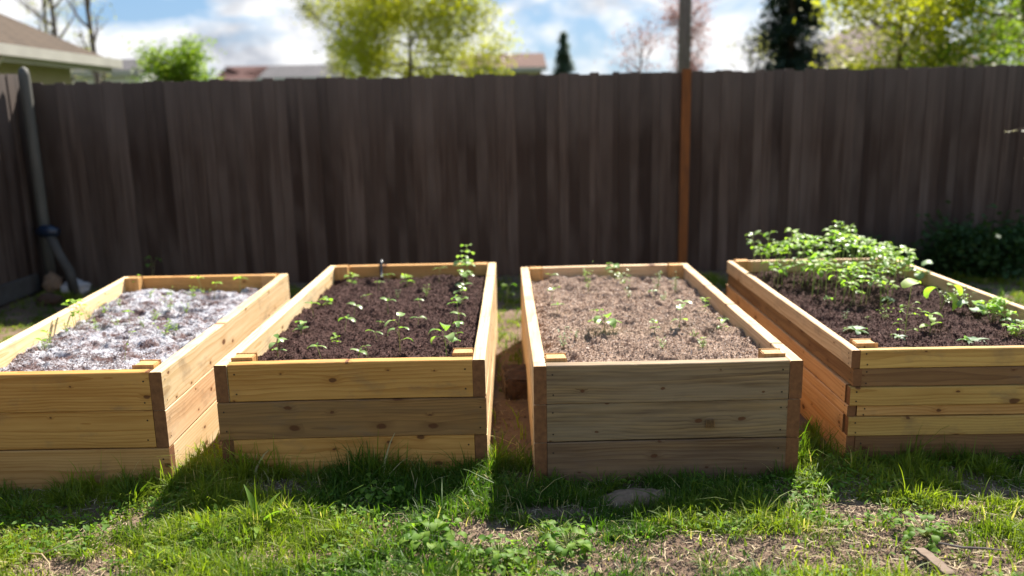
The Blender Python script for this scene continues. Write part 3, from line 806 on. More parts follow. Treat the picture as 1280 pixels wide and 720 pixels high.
P2 = [[-1.162, 5.994, 0.111, "q", 0.066], [-0.907, 6.103, 0.097, "c", 0.039], [-0.93, 5.757, 0.067, "c", 0.043], [-0.744, 5.865, 0.119, "q", 0.051], [-0.521, 5.929, 0.086, "c", 0.082], [-1.206, 5.347, 0.093, "q", 0.04], [-0.948, 5.366, 0.07, "c", 0.037], [-0.761, 5.481, 0.048, "f", 0.063], [-0.561, 5.426, 0.071, "f", 0.056], [-1.192, 4.912, 0.088, "c", 0.065], [-0.959, 4.966, 0.106, "c", 0.055], [-0.751, 4.949, 0.094, "c", 0.063], [-0.571, 5.099, 0.059, "c", 0.044], [-0.771, 4.72, 0.046, "c", 0.025], [-0.549, 4.753, 0.082, "c", 0.033], [-1.199, 4.627, 0.1, "q", 0.048], [-0.957, 4.662, 0.105, "c", 0.054], [-0.948, 4.391, 0.063, "q", 0.043], [-0.743, 4.445, 0.09, "c", 0.031], [-1.186, 4.096, 0.095, "q", 0.073], [-0.967, 4.072, 0.094, "c", 0.049], [-0.778, 4.076, 0.083, "c", 0.028], [-0.744, 4.143, 0.048, "c", 0.046], [-0.57, 4.096, 0.118, "b", 0.142], [-0.337, 4.097, 0.133, "b", 0.123], [-0.297, 4.328, 0.075, "q", 0.075], [-0.309, 4.694, 0.111, "q", 0.106], [-0.315, 5.225, 0.106, "q", 0.076], [-0.32, 5.532, 0.128, "q", 0.099], [-0.315, 5.755, 0.133, "q", 0.117], [-0.318, 5.926, 0.137, "q", 0.137], [-0.317, 6.061, 0.137, "q", 0.158]]
P3 = [[0.263, 5.685, 0.075, "c", 0.056], [0.249, 5.24, 0.075, "c", 0.052], [0.264, 4.855, 0.067, "c", 0.04], [0.257, 4.16, 0.08, "f", 0.068], [0.475, 4.709, 0.065, "c", 0.047], [0.499, 4.464, 0.118, "b", 0.069], [0.508, 5.495, 0.075, "f", 0.136], [0.746, 6.195, 0.105, "q", 0.065], [0.777, 5.777, 0.111, "f", 0.07], [0.753, 5.316, 0.064, "f", 0.073], [0.967, 5.488, 0.084, "f", 0.084], [0.906, 5.247, 0.049, "c", 0.043], [1.091, 5.513, 0.067, "f", 0.091], [0.768, 4.418, 0.056, "q", 0.046], [0.914, 4.491, 0.096, "q", 0.104], [1.135, 4.828, 0.058, "q", 0.05], [1.136, 4.444, 0.066, "q", 0.049], [0.755, 4.111, 0.056, "f", 0.045], [0.971, 4.35, 0.05, "f", 0.024], [0.957, 4.097, 0.067, "f", 0.038], [0.958, 5.209, 0.063, "f", 0.043], [0.332, 4.319, 0.047, "f", 0.036], [0.525, 6.237, 0.068, "f", 0.044]]
P4 = [[1.894, 4.942, 0.108, "c", 0.038], [1.901, 4.672, 0.055, "f", 0.055], [1.963, 5.365, 0.048, "f", 0.08], [2.045, 4.956, 0.088, "s", 0.123], [2.216, 5.206, 0.099, "c", 0.046], [1.856, 4.396, 0.151, "r", 0.047], [2.018, 4.645, 0.033, "c", 0.017], [2.093, 4.598, 0.09, "f", 0.076], [2.042, 4.243, 0.106, "z", 0.264], [2.244, 4.381, 0.13, "q", 0.078], [1.966, 4.152, 0.074, "r", 0.037], [2.48, 4.745, 0.141, "v", 0.127], [2.327, 5.088, 0.091, "r", 0.045], [2.673, 5.022, 0.134, "f", 0.066], [2.761, 5.014, 0.119, "f", 0.08], [2.606, 4.655, 0.138, "k", 0.064], [2.638, 4.496, 0.187, "m", 0.115], [2.357, 4.19, 0.137, "r", 0.055], [2.607, 4.22, 0.138, "m", 0.063], [2.806, 4.717, 0.126, "m", 0.056], [2.722, 4.462, 0.106, "r", 0.053], [2.795, 5.626, 0.117, "c", 0.067], [3.04, 5.671, 0.151, "k", 0.135], [3.001, 5.8, 0.138, "q", 0.103], [3.036, 6.015, 0.143, "q", 0.107], [3.058, 6.215, 0.147, "q", 0.122], [3.049, 6.377, 0.113, "q", 0.095]]
P1 = [(max(x, -2.60 - .095*(y-3.66) + .056 + .045 + w_*.6), min(y, 5.90), w_, k, h) for x, y, w_, k, h in P1]
P2 = [(x, min(y, 6.2), w_, k, h) for x, y, w_, k, h in P2]
P3 = [(x, min(y, 6.0), w_, k, h) for x, y, w_, k, h in P3]
P4 = [(min(x, 2.78), min(y, 6.08), w_, k, h) for x, y, w_, k, h in P4]
plant_all(P1, H1, '', 'in white-flecked soil', 'tiny seedlings in the white-flecked bed', 6, False, 1.7)
plant_all(P2, H2, '', 'in dark bed', 'seedlings in the dark soil bed', 5, True, 1.25)
plant_all(P3, H3, '', 'in tan mulch', 'seedlings in the tan mulch bed', 5, True, 1.4)
plant_all(P4, H4, '', 'before the clump', 'young vegetables in front of the leafy clump', 6, True, 1.15)
# the dense clump at the back of the fourth bed
rs = random.Random(5); clump = []
for r_i, yy in enumerate((5.02, 5.22, 5.42, 5.58, 5.74, 5.90, 6.06)):
    n = (7, 10, 12, 12, 12, 12, 12)[r_i]
    x0 = (1.95, 1.88, 1.74, 1.74, 1.72, 1.72, 1.72)[r_i]; x1 = (2.30, 2.45, 2.58, 2.66, 2.74, 2.78, 2.78)[r_i]
    for c_i in range(n):
        x = x0 + (x1-x0)*(c_i+.5)/n + rs.uniform(-.025, .025); y = yy + rs.uniform(-.05, .05)
        env = np.interp(x, (1.7, 2.05, 2.4, 2.6, 2.8), (.20, .25, .31, .22, .12))
        h = env*(.72 + .33*r_i/6)*rs.uniform(.72, 1.22)
        clump.append((x, min(y, 6.04), rs.uniform(.085, .15), 't', h*1.08))
plant_all(clump, H4, '', 'in the dense clump', 'tall sprouts crowded at the back of the bed', 12, True, 1.0)

# ------------------------------------------------------------------ grass
def in_quad(x, y, Q, grow_=0.012):
    inside = np.ones_like(x, bool)
    for i in range(4):
        a, b = Q[i], Q[(i+1) % 4]
        d = math.hypot(b[0]-a[0], b[1]-a[1])
        s = ((b[0]-a[0])*(y-a[1]) - (b[1]-a[1])*(x-a[0]))/d
        inside &= s > -grow_
    return inside
BARE = [(1.04, 2.97, .62, .16), (1.75, 3.2, .2, .07), (-1.45, 2.86, .2, .05), (0.62, 2.86, .25, .10), (-0.07, 3.13, .26, .12), (-1.78, 2.95, .22, .10), (1.50, 3.05, .26, .10), (-1.08, 3.60, .22, .08), (-0.02, 4.35, .16, .45),
        (-0.02, 4.75, .16, .2), (.52, 3.42, .16, .07), (1.95, 3.17, .16, .05), (1.6, 2.82, .25, .08), (.35, 2.86, .22, .05), (1.42, 3.3, .16, .07), (.1, 3.33, .2, .06)]
def bare(x, y):
    m = np.zeros_like(x)
    wob = (fbm(x, y, 6, 3, 3) - .5)*1.5
    for bx, by, rx, ry in BARE:
        r = ((x-bx)/rx)**2 + ((y-by)/ry)**2
        m = np.maximum(m, np.clip(1.5 - r + wob, 0, 1))
    return m
def blades(n, x0, x1, y0, y1, hmin, hmax, seed, dens_thr=0.0, width=0.0030):
    r = np.random.default_rng(seed)
    # tufted positions: centres plus spread
    nc = n//9
    cx = r.uniform(x0, x1, nc); cy_ = r.uniform(y0, y1, nc)
    k = r.integers(0, nc, n); sp = 0.017
    x = cx[k] + r.normal(0, sp, n); y = cy_[k] + r.normal(0, sp, n)
    tall = fbm(x, y, 3.0, 3, 7)
    dens = fbm(x, y, 5.0, 3, 13)
    keep = ~(in_quad(x, y, Q1) | in_quad(x, y, Q2) | in_quad(x, y, Q3) | in_quad(x, y, Q4))
    keep &= r.random(n) > bare(x, y)*0.96
    keep &= (dens + r.normal(0, .04, n) > 0.40) | (r.random(n) < 0.22)
    keep &= ((y < 8.45) & (x > -4.6))
    x, y, tall, k = x[keep], y[keep], tall[keep], k[keep]; n = len(x)
    edge = np.zeros(n)
    for Q in (Q1, Q2, Q3, Q4):                                   # longer, unmown grass against the boards
        fy = Q[0][1]; inx = (x > Q[0][0]-.05) & (x < Q[1][0]+.05)
        edge = np.maximum(edge, np.where(inx & (y < fy+.02) & (y > fy-.34), 1-np.clip((fy-y)/.34, 0, 1), 0))
        edge = np.maximum(edge, np.where((y > fy) & ((np.abs(x-Q[0][0]) < .09) | (np.abs(x-Q[1][0]) < .09)), .5, 0))
    h = hmin + (hmax-hmin)*np.clip((tall-.28)/.44, 0, 1)**1.4*r.uniform(.5, 1.1, n)
    h *= 1 + 1.5*edge*r.uniform(.3, 1, n)*np.clip(fbm(x, y, 5, 2, 19)*2.6-.7, .1, 1.4)
    h *= 1 + 0.8*(r.random(n) > .985)
    z = ground_z(x, y) - .004
    yawc = r.uniform(0, 2*PI, nc)[k]
    yaw = yawc + r.normal(0, 1.1, n)
    lean = np.abs(r.normal(.65, .4, n)); wd = width*r.uniform(.6, 1.3, n)*(1 + 1.0*(r.random(n) > .9))
    dx, dy = np.cos(yaw), np.sin(yaw)
    # ribbon turned at random around the blade
    sa = yaw + PI/2 + r.normal(0, .7, n); sx, sy = np.cos(sa), np.sin(sa)
    ts = (0, .38, .72, 1.0); wt = (1, .92, .62, 0)
    pts = []
    for t, wv in zip(ts, wt):
        bend = lean*t**1.9*h*.95
        px = x + dx*bend; py = y + dy*bend; pz = z + h*(t - .38*np.minimum(lean, 1.3)*t**2.4)
        if wv > 0:
            pts.append(np.stack([px-sx*wd*wv/2, py-sy*wd*wv/2, pz], -1)); pts.append(np.stack([px+sx*wd*wv/2, py+sy*wd*wv/2, pz], -1))
        else: pts.append(np.stack([px, py, pz], -1))
    V = np.stack(pts, 1).reshape(-1, 3)
    b = np.arange(n)[:, None]*7
    f = np.concatenate([b+0, b+1, b+3, b+2, b+2, b+3, b+5, b+4, b+4, b+5, b+6], 1)
    patch = fbm(x, y, 2.6, 3, 29)
    t_ = np.clip((patch-.5)*2.6+.45 + r.normal(0, .16, n), 0, .9)
    dry = r.random(n) < (.035 + .12*bare(x, y))
    t_ = np.where(dry, 1.0, t_)
    return V, f, t_
def join_blades(name, parts, mat):
    Vs, Fs, Ts, o = [], [], [], 0
    for V, f, t_ in parts:
        Vs.append(V); Fs.append(f + o); Ts.append(np.repeat(t_, 3)); o += len(V)
    V = np.concatenate(Vs); F_ = np.concatenate(Fs); n = len(F_)
    tot = np.tile([4, 4, 3], n); st = np.concatenate([[0], np.cumsum(tot)[:-1]])
    return mesh_np(name, V, F_.ravel(), st, tot, mat, smooth=True, tint=np.concatenate(Ts))
gr = join_blades('grass', [
    blades(190000, -2.7, 2.9, 2.35, 3.85, .014, .085, 1, width=.0040),
    blades(30000, -2.7, 2.9, 2.35, 3.95, .05, .14, 2, width=.0050),
    blades(120000, -4.7, 5.5, 3.7, 8.4, .03, .10, 3, width=.005),
    blades(40000, -6, 6.5, -1, 2.5, .025, .07, 4, width=.0045),
    blades(24000, 2.8, 6.5, 2.3, 5.5, .025, .08, 5, width=.0045),
    blades(20000, -4.6, -2.6, 2.3, 5.5, .025, .08, 6, width=.0045)], M['grass'])
tag(gr, 'green lawn grass growing in uneven tufts round the beds', 'grass', kind='stuff')

# low clover-like leaves mixed in with the turf
def clover(n, seed):
    r = np.random.default_rng(seed)
    x = r.uniform(-2.6, 2.8, n); y = r.uniform(2.4, 3.85, n)
    m = fbm(x, y, 3.2, 3, 44)
    keep = (m > .47) & (r.random(n) > bare(x, y)*.95) & ~(in_quad(x, y, Q1) | in_quad(x, y, Q2) | in_quad(x, y, Q3) | in_quad(x, y, Q4))
    x, y = x[keep], y[keep]; n = len(x)
    z = ground_z(x, y) + r.uniform(.008, .04, n)
    L = r.uniform(.007, .017, n); W_ = L*r.uniform(.35, .5, n); a = r.uniform(0, 2*PI, n); p = r.normal(.25, .4, n)
    d = np.stack([np.cos(a)*np.cos(p)*L, np.sin(a)*np.cos(p)*L, np.sin(p)*L], -1); s = np.stack([-np.sin(a)*W_, np.cos(a)*W_, r.normal(0, .3, n)*W_], -1)
    c = np.stack([x, y, z], -1)
    V = np.stack([c-d, c-d*.2+s, c+d*.6+s*.8, c+d, c+d*.6-s*.8, c-d*.2-s], 1).reshape(-1, 3)
    F_ = np.arange(n)[:, None]*6 + np.arange(6)[None]
    return mesh_np('clover_patch', V, F_.ravel(), np.arange(n)*6, np.full(n, 6), M['weed'], tint=r.random(n))
tag(clover(22000, 8), 'small round clover leaves spread through the lawn in front', 'clover', kind='stuff')

def dry_bits(n, seed):
    r = np.random.default_rng(seed)
    x = r.uniform(-2.6, 2.8, n); y = np.where(r.random(n) < .8, r.uniform(2.4, 3.85, n), r.uniform(3.7, 6.5, n))
    keep = ~(in_quad(x, y, Q1) | in_quad(x, y, Q2) | in_quad(x, y, Q3) | in_quad(x, y, Q4))
    x, y = x[keep], y[keep]; n = len(x)
    z = ground_z(x, y) + r.uniform(.002, .02, n)
    L = r.uniform(.012, .06, n); W_ = r.uniform(.0008, .002, n); a = r.uniform(0, 2*PI, n)
    dx, dy = np.cos(a), np.sin(a); b = r.normal(0, .25, n)*L
    pts = []
    for t, wv in ((-.5, .6), (0, 1), (.5, .3)):
        px = x + dx*L*t - dy*b*(t*t); py = y + dy*L*t + dx*b*(t*t); pz = z + r.normal(0, .002, n)
        pts += [np.stack([px+dy*W_*wv, py-dx*W_*wv, pz], -1), np.stack([px-dy*W_*wv, py+dx*W_*wv, pz+.0005], -1)]
    V = np.stack(pts, 1).reshape(-1, 3); b0 = np.arange(n)[:, None]*6
    F_ = np.concatenate([b0+0, b0+1, b0+3, b0+2, b0+2, b0+3, b0+5, b0+4], 1)
    return mesh_np('dry_straw', V, F_.ravel(), np.arange(2*n)*4, np.full(2*n, 4), M['straw'], tint=np.repeat(r.random(n), 2))
tag(dry_bits(9000, 12), 'dry straw and dead blades lying on the bare ground', 'straw', kind='stuff')

def crumbs(n, seed):
    r = np.random.default_rng(seed)
    x = r.uniform(-2.6, 2.8, n*6); y = np.where(r.random(n*6) < .85, r.uniform(2.4, 3.85, n*6), r.uniform(3.7, 6.4, n*6))
    keep = ~(in_quad(x, y, Q1) | in_quad(x, y, Q2) | in_quad(x, y, Q3) | in_quad(x, y, Q4)) & (r.random(n*6) < .12 + bare(x, y))
    x, y = x[keep][:n], y[keep][:n]; n = len(x)
    s_ = .0018*np.exp(np.minimum(np.abs(r.normal(0, .75, n)), 1.7)); z = ground_z(x, y) + s_*.3
    base = np.array([(1, 0, 0), (-.2, 1, .1), (-1, -.1, 0), (.1, -1, -.1), (.1, .1, .8), (0, 0, -.8)])
    ang = r.uniform(0, 2*PI, n); ca, sa = np.cos(ang), np.sin(ang)
    P_ = base[None] * (1 + r.uniform(-.35, .35, (n, 6, 3)))*s_[:, None, None]
    V = np.stack([P_[..., 0]*ca[:, None]-P_[..., 1]*sa[:, None] + x[:, None], P_[..., 0]*sa[:, None]+P_[..., 1]*ca[:, None] + y[:, None], P_[..., 2] + z[:, None]], -1).reshape(-1, 3)
    tri = np.array([(0, 1, 4), (1, 2, 4), (2, 3, 4), (3, 0, 4), (1, 0, 5), (2, 1, 5), (3, 2, 5), (0, 3, 5)])
    F_ = (np.arange(n)[:, None, None]*6 + tri[None]).reshape(-1, 3)
    return mesh_np('soil_crumbs', V, F_.ravel(), np.arange(len(F_))*3, np.full(len(F_), 3), simple_mat('earth_crumb', (0.23, 0.16, 0.115), (0.10, 0.066, 0.046), 60, .95))
tag(crumbs(26000, 31), 'loose crumbs of earth and grit on the bare ground', 'crumbs', kind='stuff')

# broad-leaved weeds and tall tufts one can tell apart
def gz(x, y): return float(ground_z(np.array([x]), np.array([y]))[0])
def weed(x, y, w_, h, n, shape, label, name='weed', cat='weed', wid=.45, grp='leafy weeds in the lawn', mat='weed'):
    lf, st = PB(), PB()
    for k in range(n):
        yw = k*2.4 + random.uniform(-.3, .3); L = w_*random.uniform(.4, .62)
        if shape == 'round':
            r_ = w_*.42*math.sqrt(random.random()); e = Vector((math.cos(yw)*r_, math.sin(yw)*r_, h*random.uniform(.35, 1)))
            st.stem([(0, 0, 0), e*.5+Vector((0, 0, .008)), e], .0016, .001, 4); lf.leaf(e, yw, random.uniform(-.1, .7), w_*random.uniform(.14, .22), w_*random.uniform(.10, .16), .7, 'round')
        else:
            lf.leaf((0, 0, 0), yw, random.uniform(.5, 1.25), h*random.uniform(.8, 1.2), w_*wid*.35, random.uniform(.3, .7), 'long', fold=.3)
            st.stem([(0, 0, -.005), (0, 0, .01)], .004, .003, 5) if k == 0 else None
    root = empty(name, (x, y, gz(x, y))); tag(root, label, cat, grp)
    st.build('stem', M['stem'], root); lf.build('leaves', M[mat], root)
weed(-0.337, 3.06, .26, .085, 46, 'round', 'round-leaved weed clump in sunlit lawn before the dark soil bed')
weed(-0.07, 2.96, .20, .06, 30, 'round', 'low round-leaved weed beside the bare earth patch in the middle')
weed(0.20, 3.02, .22, .08, 36, 'round', 'leafy weed clump before the left front corner of the greyish bed')
weed(-1.07, 3.24, .12, .17, 7, 'long', 'upright weed with long pointed blades before the yellow timber bed', wid=.7)
weed(1.62, 3.06, .22, .06, 30, 'round', 'low leafy weed in sun just behind the scrap of wood')
weed(-0.62, 3.52, .24, .07, 34, 'round', 'dark shaded leafy weed against the foot of the yellow timber bed')
weed(-1.35, 3.08, .20, .05, 26, 'round', 'small-leaved weed in sunlit lawn near left upright weed')
def tuft(x, y, n, h, label, spread=.045):
    lf = PB()
    for k in range(n):
        a = random.uniform(0, 2*PI); r_ = spread*math.sqrt(random.random())
        lf.leaf((math.cos(a)*r_, math.sin(a)*r_, -.004), a+random.uniform(-.8, .8), random.uniform(.75, 1.45), h*random.uniform(.5, 1.1), random.uniform(.003, .0055), random.uniform(.3, 1.1), 'long', fold=.3, seg=5, tint=random.random()*.85)
    o = lf.build('grass_tuft', M['grass']); o.location = (x, y, gz(x, y)); tag(o, label, 'grass tuft', 'tall grass tufts')
for t_ in [(1.18, 3.02, 60, .07, 'small yellow green tuft on the bare earth in front of the greyish bed'),
           (0.86, 3.10, 70, .08, 'sunlit tuft at the shadow edge just before the bare earth'),
           (0.72, 2.86, 50, .07, 'small tuft on bare earth at the bottom edge of the lawn'),
           (-2.15, 3.40, 90, .15, 'arching dark tuft before the white-flecked bed at far left'),
           (2.75, 3.60, 90, .16, 'dark arching tuft before the orange bed by the right frame edge'),
           (2.15, 3.60, 90, .13, 'shaded tuft before the middle of the orange timber bed'),
           (-0.95, 3.64, 80, .12, 'shaded tuft against the left half of the yellow timber bed'),
           (0.40, 3.54, 80, .11, 'shaded tuft left of the half buried stone'),
           (-1.72, 3.50, 120, .17, 'tall dark grass tuft at the right end of the white-flecked bed'),
           (-2.00, 3.50, 90, .13, 'shaded grass tuft under the front board of the white-flecked bed'),
           (-0.20, 3.62, 100, .13, 'grass tuft at right front corner of the yellow timber bed'),
           (-0.03, 3.52, 110, .12, 'bright-edged grass tuft at the mouth of the gap between middle beds'),
           (0.14, 3.10, 80, .12, 'sunlit spiky grass tuft before the bare patch'),
           (-0.52, 3.62, 120, .15, 'tall dark grass tuft against the front of the yellow timber bed'),
           (0.80, 3.52, 90, .11, 'dark grass tuft against the front of the greyish bed'),
           (0.90, 3.28, 60, .11, 'spiky grass tuft at the shadow edge before the greyish bed'),
           (1.36, 3.52, 90, .12, 'sunlit grass tuft by the right front corner of the greyish bed'),
           (2.45, 3.62, 110, .17, 'tall shaded grass tuft before the orange timber bed'),
           (1.88, 3.66, 90, .12, 'low dark grass tuft under the orange timber bed'),
           (-1.45, 3.62, 70, .11, 'grass tuft in the gap beside the white-flecked bed'),
           (-1.30, 3.12, 110, .10, 'sunlit grass tuft low in the lawn near the left upright weed'),
           (-1.70, 3.05, 100, .10, 'bright grass tuft in the lawn before the white-flecked bed'),
           (2.0, 2.95, 100, .12, 'bright grass tuft in the lawn right of the scrap wood')]:
    tuft(*t_)

# ------------------------------------------------------------------ stones, scrap, hose
def rock(name, loc, size, mat, label, cat, seed, rot=0, rough=.25, sub=4):
    bm = bmesh.new(); bmesh.ops.create_icosphere(bm, subdivisions=sub, radius=.5)
    for v in bm.verts:
        n = mnoise.fractal(v.co*2.1 + Vector((seed, 0, 0)), .6, 2.0, 4)
        n2 = mnoise.fractal(v.co*9 + Vector((seed, 3, 0)), .6, 2.0, 3)
        v.co *= 1 + rough*n + .04*n2
        v.co = Vector((v.co.x*size[0], v.co.y*size[1], v.co.z*size[2]))
    me = bpy.data.meshes.new(name); bm.to_mesh(me); bm.free(); me.materials.append(mat)
    me.polygons.foreach_set('use_smooth', np.ones(len(me.polygons), bool))
    o = bpy.data.objects.new(name, me); o.location = loc; o.rotation_euler = (0, 0, rot); link(o); tag(o, label, cat)
    return o
rock('stone', (0.52, 3.43, -.006), (.27, .14, .075), M['stone'], 'flat tan stone half buried in shaded grass before the greyish bed', 'stone', 1.3)
rock('stone', (-4.30, 8.15, .06), (.26, .18, .16), M['stone_white'], 'pale grey stone at the foot of the fence behind the left bed', 'stone', 4.1, .5)
rock('stone', (-4.50, 8.12, .12), (.19, .16, .20), M['stone'], 'tan rounded stone by the grey corner pole', 'stone', 7.7)
rock('stone', (-4.32, 7.7, .04), (.22, .16, .13), M['brown_block'], 'dark earthy stone in front of the pale grey stone', 'stone', 9.2)
def rough_block(name, loc, size, mat, label, cat, rot):
    bm = bmesh.new(); bmesh.ops.create_cube(bm, size=1.0)
    for v in bm.verts: v.co = Vector((v.co.x*size[0], v.co.y*size[1], v.co.z*size[2]))
    bmesh.ops.bevel(bm, geom=bm.edges[:], offset=.012, segments=2, affect='EDGES')
    bmesh.ops.subdivide_edges(bm, edges=bm.edges[:], cuts=5, use_grid_fill=True)
    for v in bm.verts: v.co += v.co.normalized()*(.014*mnoise.fractal(v.co*14, .6, 2, 4) + .012*mnoise.noise(v.co*5))
    me = bpy.data.meshes.new(name); bm.to_mesh(me); bm.free(); me.materials.append(mat)
    o = bpy.data.objects.new(name, me); o.location = loc; o.rotation_euler = (.04, .08, rot); link(o); tag(o, label, cat)
rough_block('earth_block', (0.02, 4.93, .045), (.17, .30, .15), M['brown_block'], 'dark brown earthy block wedged in the gap between the middle beds', 'block', .08)
mbk = MB(); s_ = []
L_ = .17
for i in range(9):
    t = i/8; xx = (t-.5)*L_; hw = .024 + .003*math.sin(i*2.3); zz = .012 + .004*math.sin(t*3)
    s_ += [(xx, -hw, zz), (xx, hw, zz+.002), (xx, hw-.002, zz+.011), (xx, -hw+.002, zz+.009)]
F_ = [(i*4+k, (i+1)*4+k, (i+1)*4+(k+1) % 4, i*4+(k+1) % 4) for i in range(8) for k in range(4)] + [(3, 2, 1, 0), (32, 33, 34, 35)]
sc_ = mesh_obj('wood_scrap', s_, F_, M['scrap']); sc_.location = (1.54, 2.84, gz(1.54, 2.84)+.012); sc_.rotation_euler = (.05, -.06, math.radians(102))
tag(sc_, 'flat weathered scrap of wood lying in the grass at bottom right', 'wood scrap')
mb = MB(); pts = []
mb.tube([(1.60, 2.93, .035), (1.68, 2.90, .03), (1.76, 2.895, .028), (1.83, 2.87, .03)], [.004, .005, .004, .002], 6)
tag(mb.build('twig', M['bark_grey'], None, True), 'thin dark twig beside the scrap of wood', 'twig')
mb = MB(); mb.tube([(-1.93, 3.02, .02), (-1.84, 2.99, .03), (-1.78, 2.93, .025), (-1.74, 2.86, .02)], [.002, .0035, .003, .0015], 6)
mb.tube([(-1.84, 2.99, .03), (-1.76, 3.04, .05), (-1.71, 3.06, .055)], [.0025, .002, .001], 5)
tag(mb.build('twig', M['straw'], None, True), 'pale forked twig on bare earth at bottom left', 'twig')
# black drip hose hooked over the back board of bed two
mb = MB()
hx = -0.985
mb.tube([(hx+.02, 6.10, .44), (hx+.01, 6.20, .475), (hx, 6.262, .52), (hx, 6.275, .562), (hx, 6.31, .585), (hx, 6.35, .572), (hx, 6.368, .52), (hx-.01, 6.375, .35), (hx-.02, 6.40, .10), (hx-.02, 6.46, .02)], .011, 10)
tag(mb.build('drip_hose', M['black_rubber'], None, True), 'black hose hooked over the back board of the yellow timber bed', 'hose')

# ------------------------------------------------------------------ fences
def fence_run(root, A, B, top, facing, seed, nmax=20, width=.104, gap=.0006, mat='fence', wav=.013):
    """vertical pickets from A to B; several panels, each one mesh"""
    r = random.Random(seed); A = Vector(A); B = Vector(B); d = B-A; L = d.length; d.normalize(); nrm = Vector((-d.y, d.x))*facing
    n = int(L/(width+gap)); i = 0
    cuts = [k*(width+gap) + (r.uniform(-.024, .024) if 0 < k < n else 0) for k in range(n+1)]
    while i < n:
        V, Fc, Tn = [], [], []
        for j in range(i, min(n, i+nmax)):
            s0 = cuts[j]; s1 = cuts[j+1] + .003; tn = r.betavariate(.8, .9); tp = top + r.uniform(-wav, wav); off = (j % 2)*.007 + r.uniform(-.002, .002); tk = .016; tilt = 0.0
            c = r.uniform(.006, .014)
            prof = [(s0, -.03), (s1, -.03), (s1+tilt, tp-c), (s1-c+tilt, tp), (s0+c+tilt, tp), (s0+tilt, tp-c)]
            b = len(V)
            for dn in (off, off+tk):
                for s, z in prof:
                    p = A + d*s + nrm*dn; V.append((p.x, p.y, z))
            m_ = len(prof)
            Fc.append(tuple(b+k for k in range(m_))); Fc.append(tuple(b+m_+k for k in reversed(range(m_))))
            for k in range(m_): Fc.append((b+k, b+m_+k, b+m_+(k+1) % m_, b+(k+1) % m_))
            Tn += [tn]*(m_+2)
        loops = [q_ for f in Fc for q_ in f]; tot = [len(f) for f in Fc]
        o = mesh_np('picket_panel', np.array(V), loops, np.concatenate([[0], np.cumsum(tot)[:-1]]), tot, M[mat], tint=Tn)
        set_parent(o, root)
        i += nmax
def rails(root, A, B, zs_, side, mat):
    A = Vector(A); B = Vector(B); d = (B-A); L = d.length; d.normalize(); nrm = Vector((-d.y, d.x))*side
    for z in zs_:
        P = [A+nrm*.022, B+nrm*.022, B+nrm*.06, A+nrm*.06]
        o = mesh_obj('rail', [(p.x, p.y, z+dz) for dz in (0, .085) for p in P], [(0,1,2,3), (7,6,5,4), (0,4,5,1), (1,5,6,2), (2,6,7,3), (3,7,4,0)], M[mat]); set_parent(o, root)
FY = lambda x: 8.64 + .0455*x
root = empty('wooden_fence', (1.5, FY(1.5), 0))
tag(root, 'tall dark weathered picket fence running across behind the beds', 'fence')
FA, FB = (-4.72, FY(-4.72)), (9.5, FY(9.5))
fence_run(root, FA, FB, 2.035, 1, 4)
rails(root, FA, FB, (.3, 1.0, 1.7), 1, 'fence')
for k in range(6):
    x = -3.6 + k*2.44
    mb = MB(); mb.box(x-.045, x+.045, FY(x)+.065, FY(x)+.155, 0, 1.98); set_parent(mb.build('fence_post', M['fence']), root)
x = 1.79
mb = MB(); mb.box(x-.045, x+.045, FY(x)-.05, FY(x)-.009, 0.0, 2.06); o = mb.build('fence_post', M['rust']); set_parent(o, root); o['label'] = 'rust orange post on the face of the fence'
root = empty('wooden_fence', (-4.74, 5.5, 0))
tag(root, 'greyer picket fence running away along the left edge of the yard', 'fence')
fence_run(root, (-4.74, 8.40), (-4.74, 1.0), 2.12, 1, 9, nmax=18)
rails(root, (-4.74, 8.40), (-4.74, 1.0), (.3, 1.0, 1.7), -1, 'fence')
mb = MB(); mb.box(-4.72, -4.68, 1.0, 8.2, .03, .20); o = mb.build('kickboard', M['kick']); set_parent(o, root); o['label'] = 'pale grey kickboard along the foot of the left fence'
mb = MB(); px_, py_ = -4.60, 8.28
mb.tube([(px_, py_, 0), (px_, py_, .6), (px_, py_, 1.3), (px_, py_, 2.10), (px_, py_, 2.16), (px_, py_, 2.185)], [.052, .052, .052, .052, .040, .008], 20)
o = mb.build('metal_pole', M['galv'], None, True); tag(o, 'grey round metal pole with domed cap in the fence corner', 'pole')
# blue tap cover on the pole and a grey elbow below it
mb = MB(); mb.tube([(-4.60, 8.15, .62), (-4.53, 8.13, .63), (-4.45, 8.12, .63), (-4.38, 8.12, .62)], [.03, .06, .06, .035], 14)
o = mb.build('plastic_cap', M['blue'], None, True); tag(o, 'small dark blue plastic cover mounted on the corner pole', 'cover')
mb = MB(); mb.tube([(-4.46, 8.12, .58), (-4.40, 8.10, .42), (-4.30, 8.08, .24), (-4.27, 8.07, .0)], .045, 12)
o = mb.build('drain_pipe', M['kick'], None, True); tag(o, 'grey slanting pipe below the blue cover by the corner pole', 'pipe')

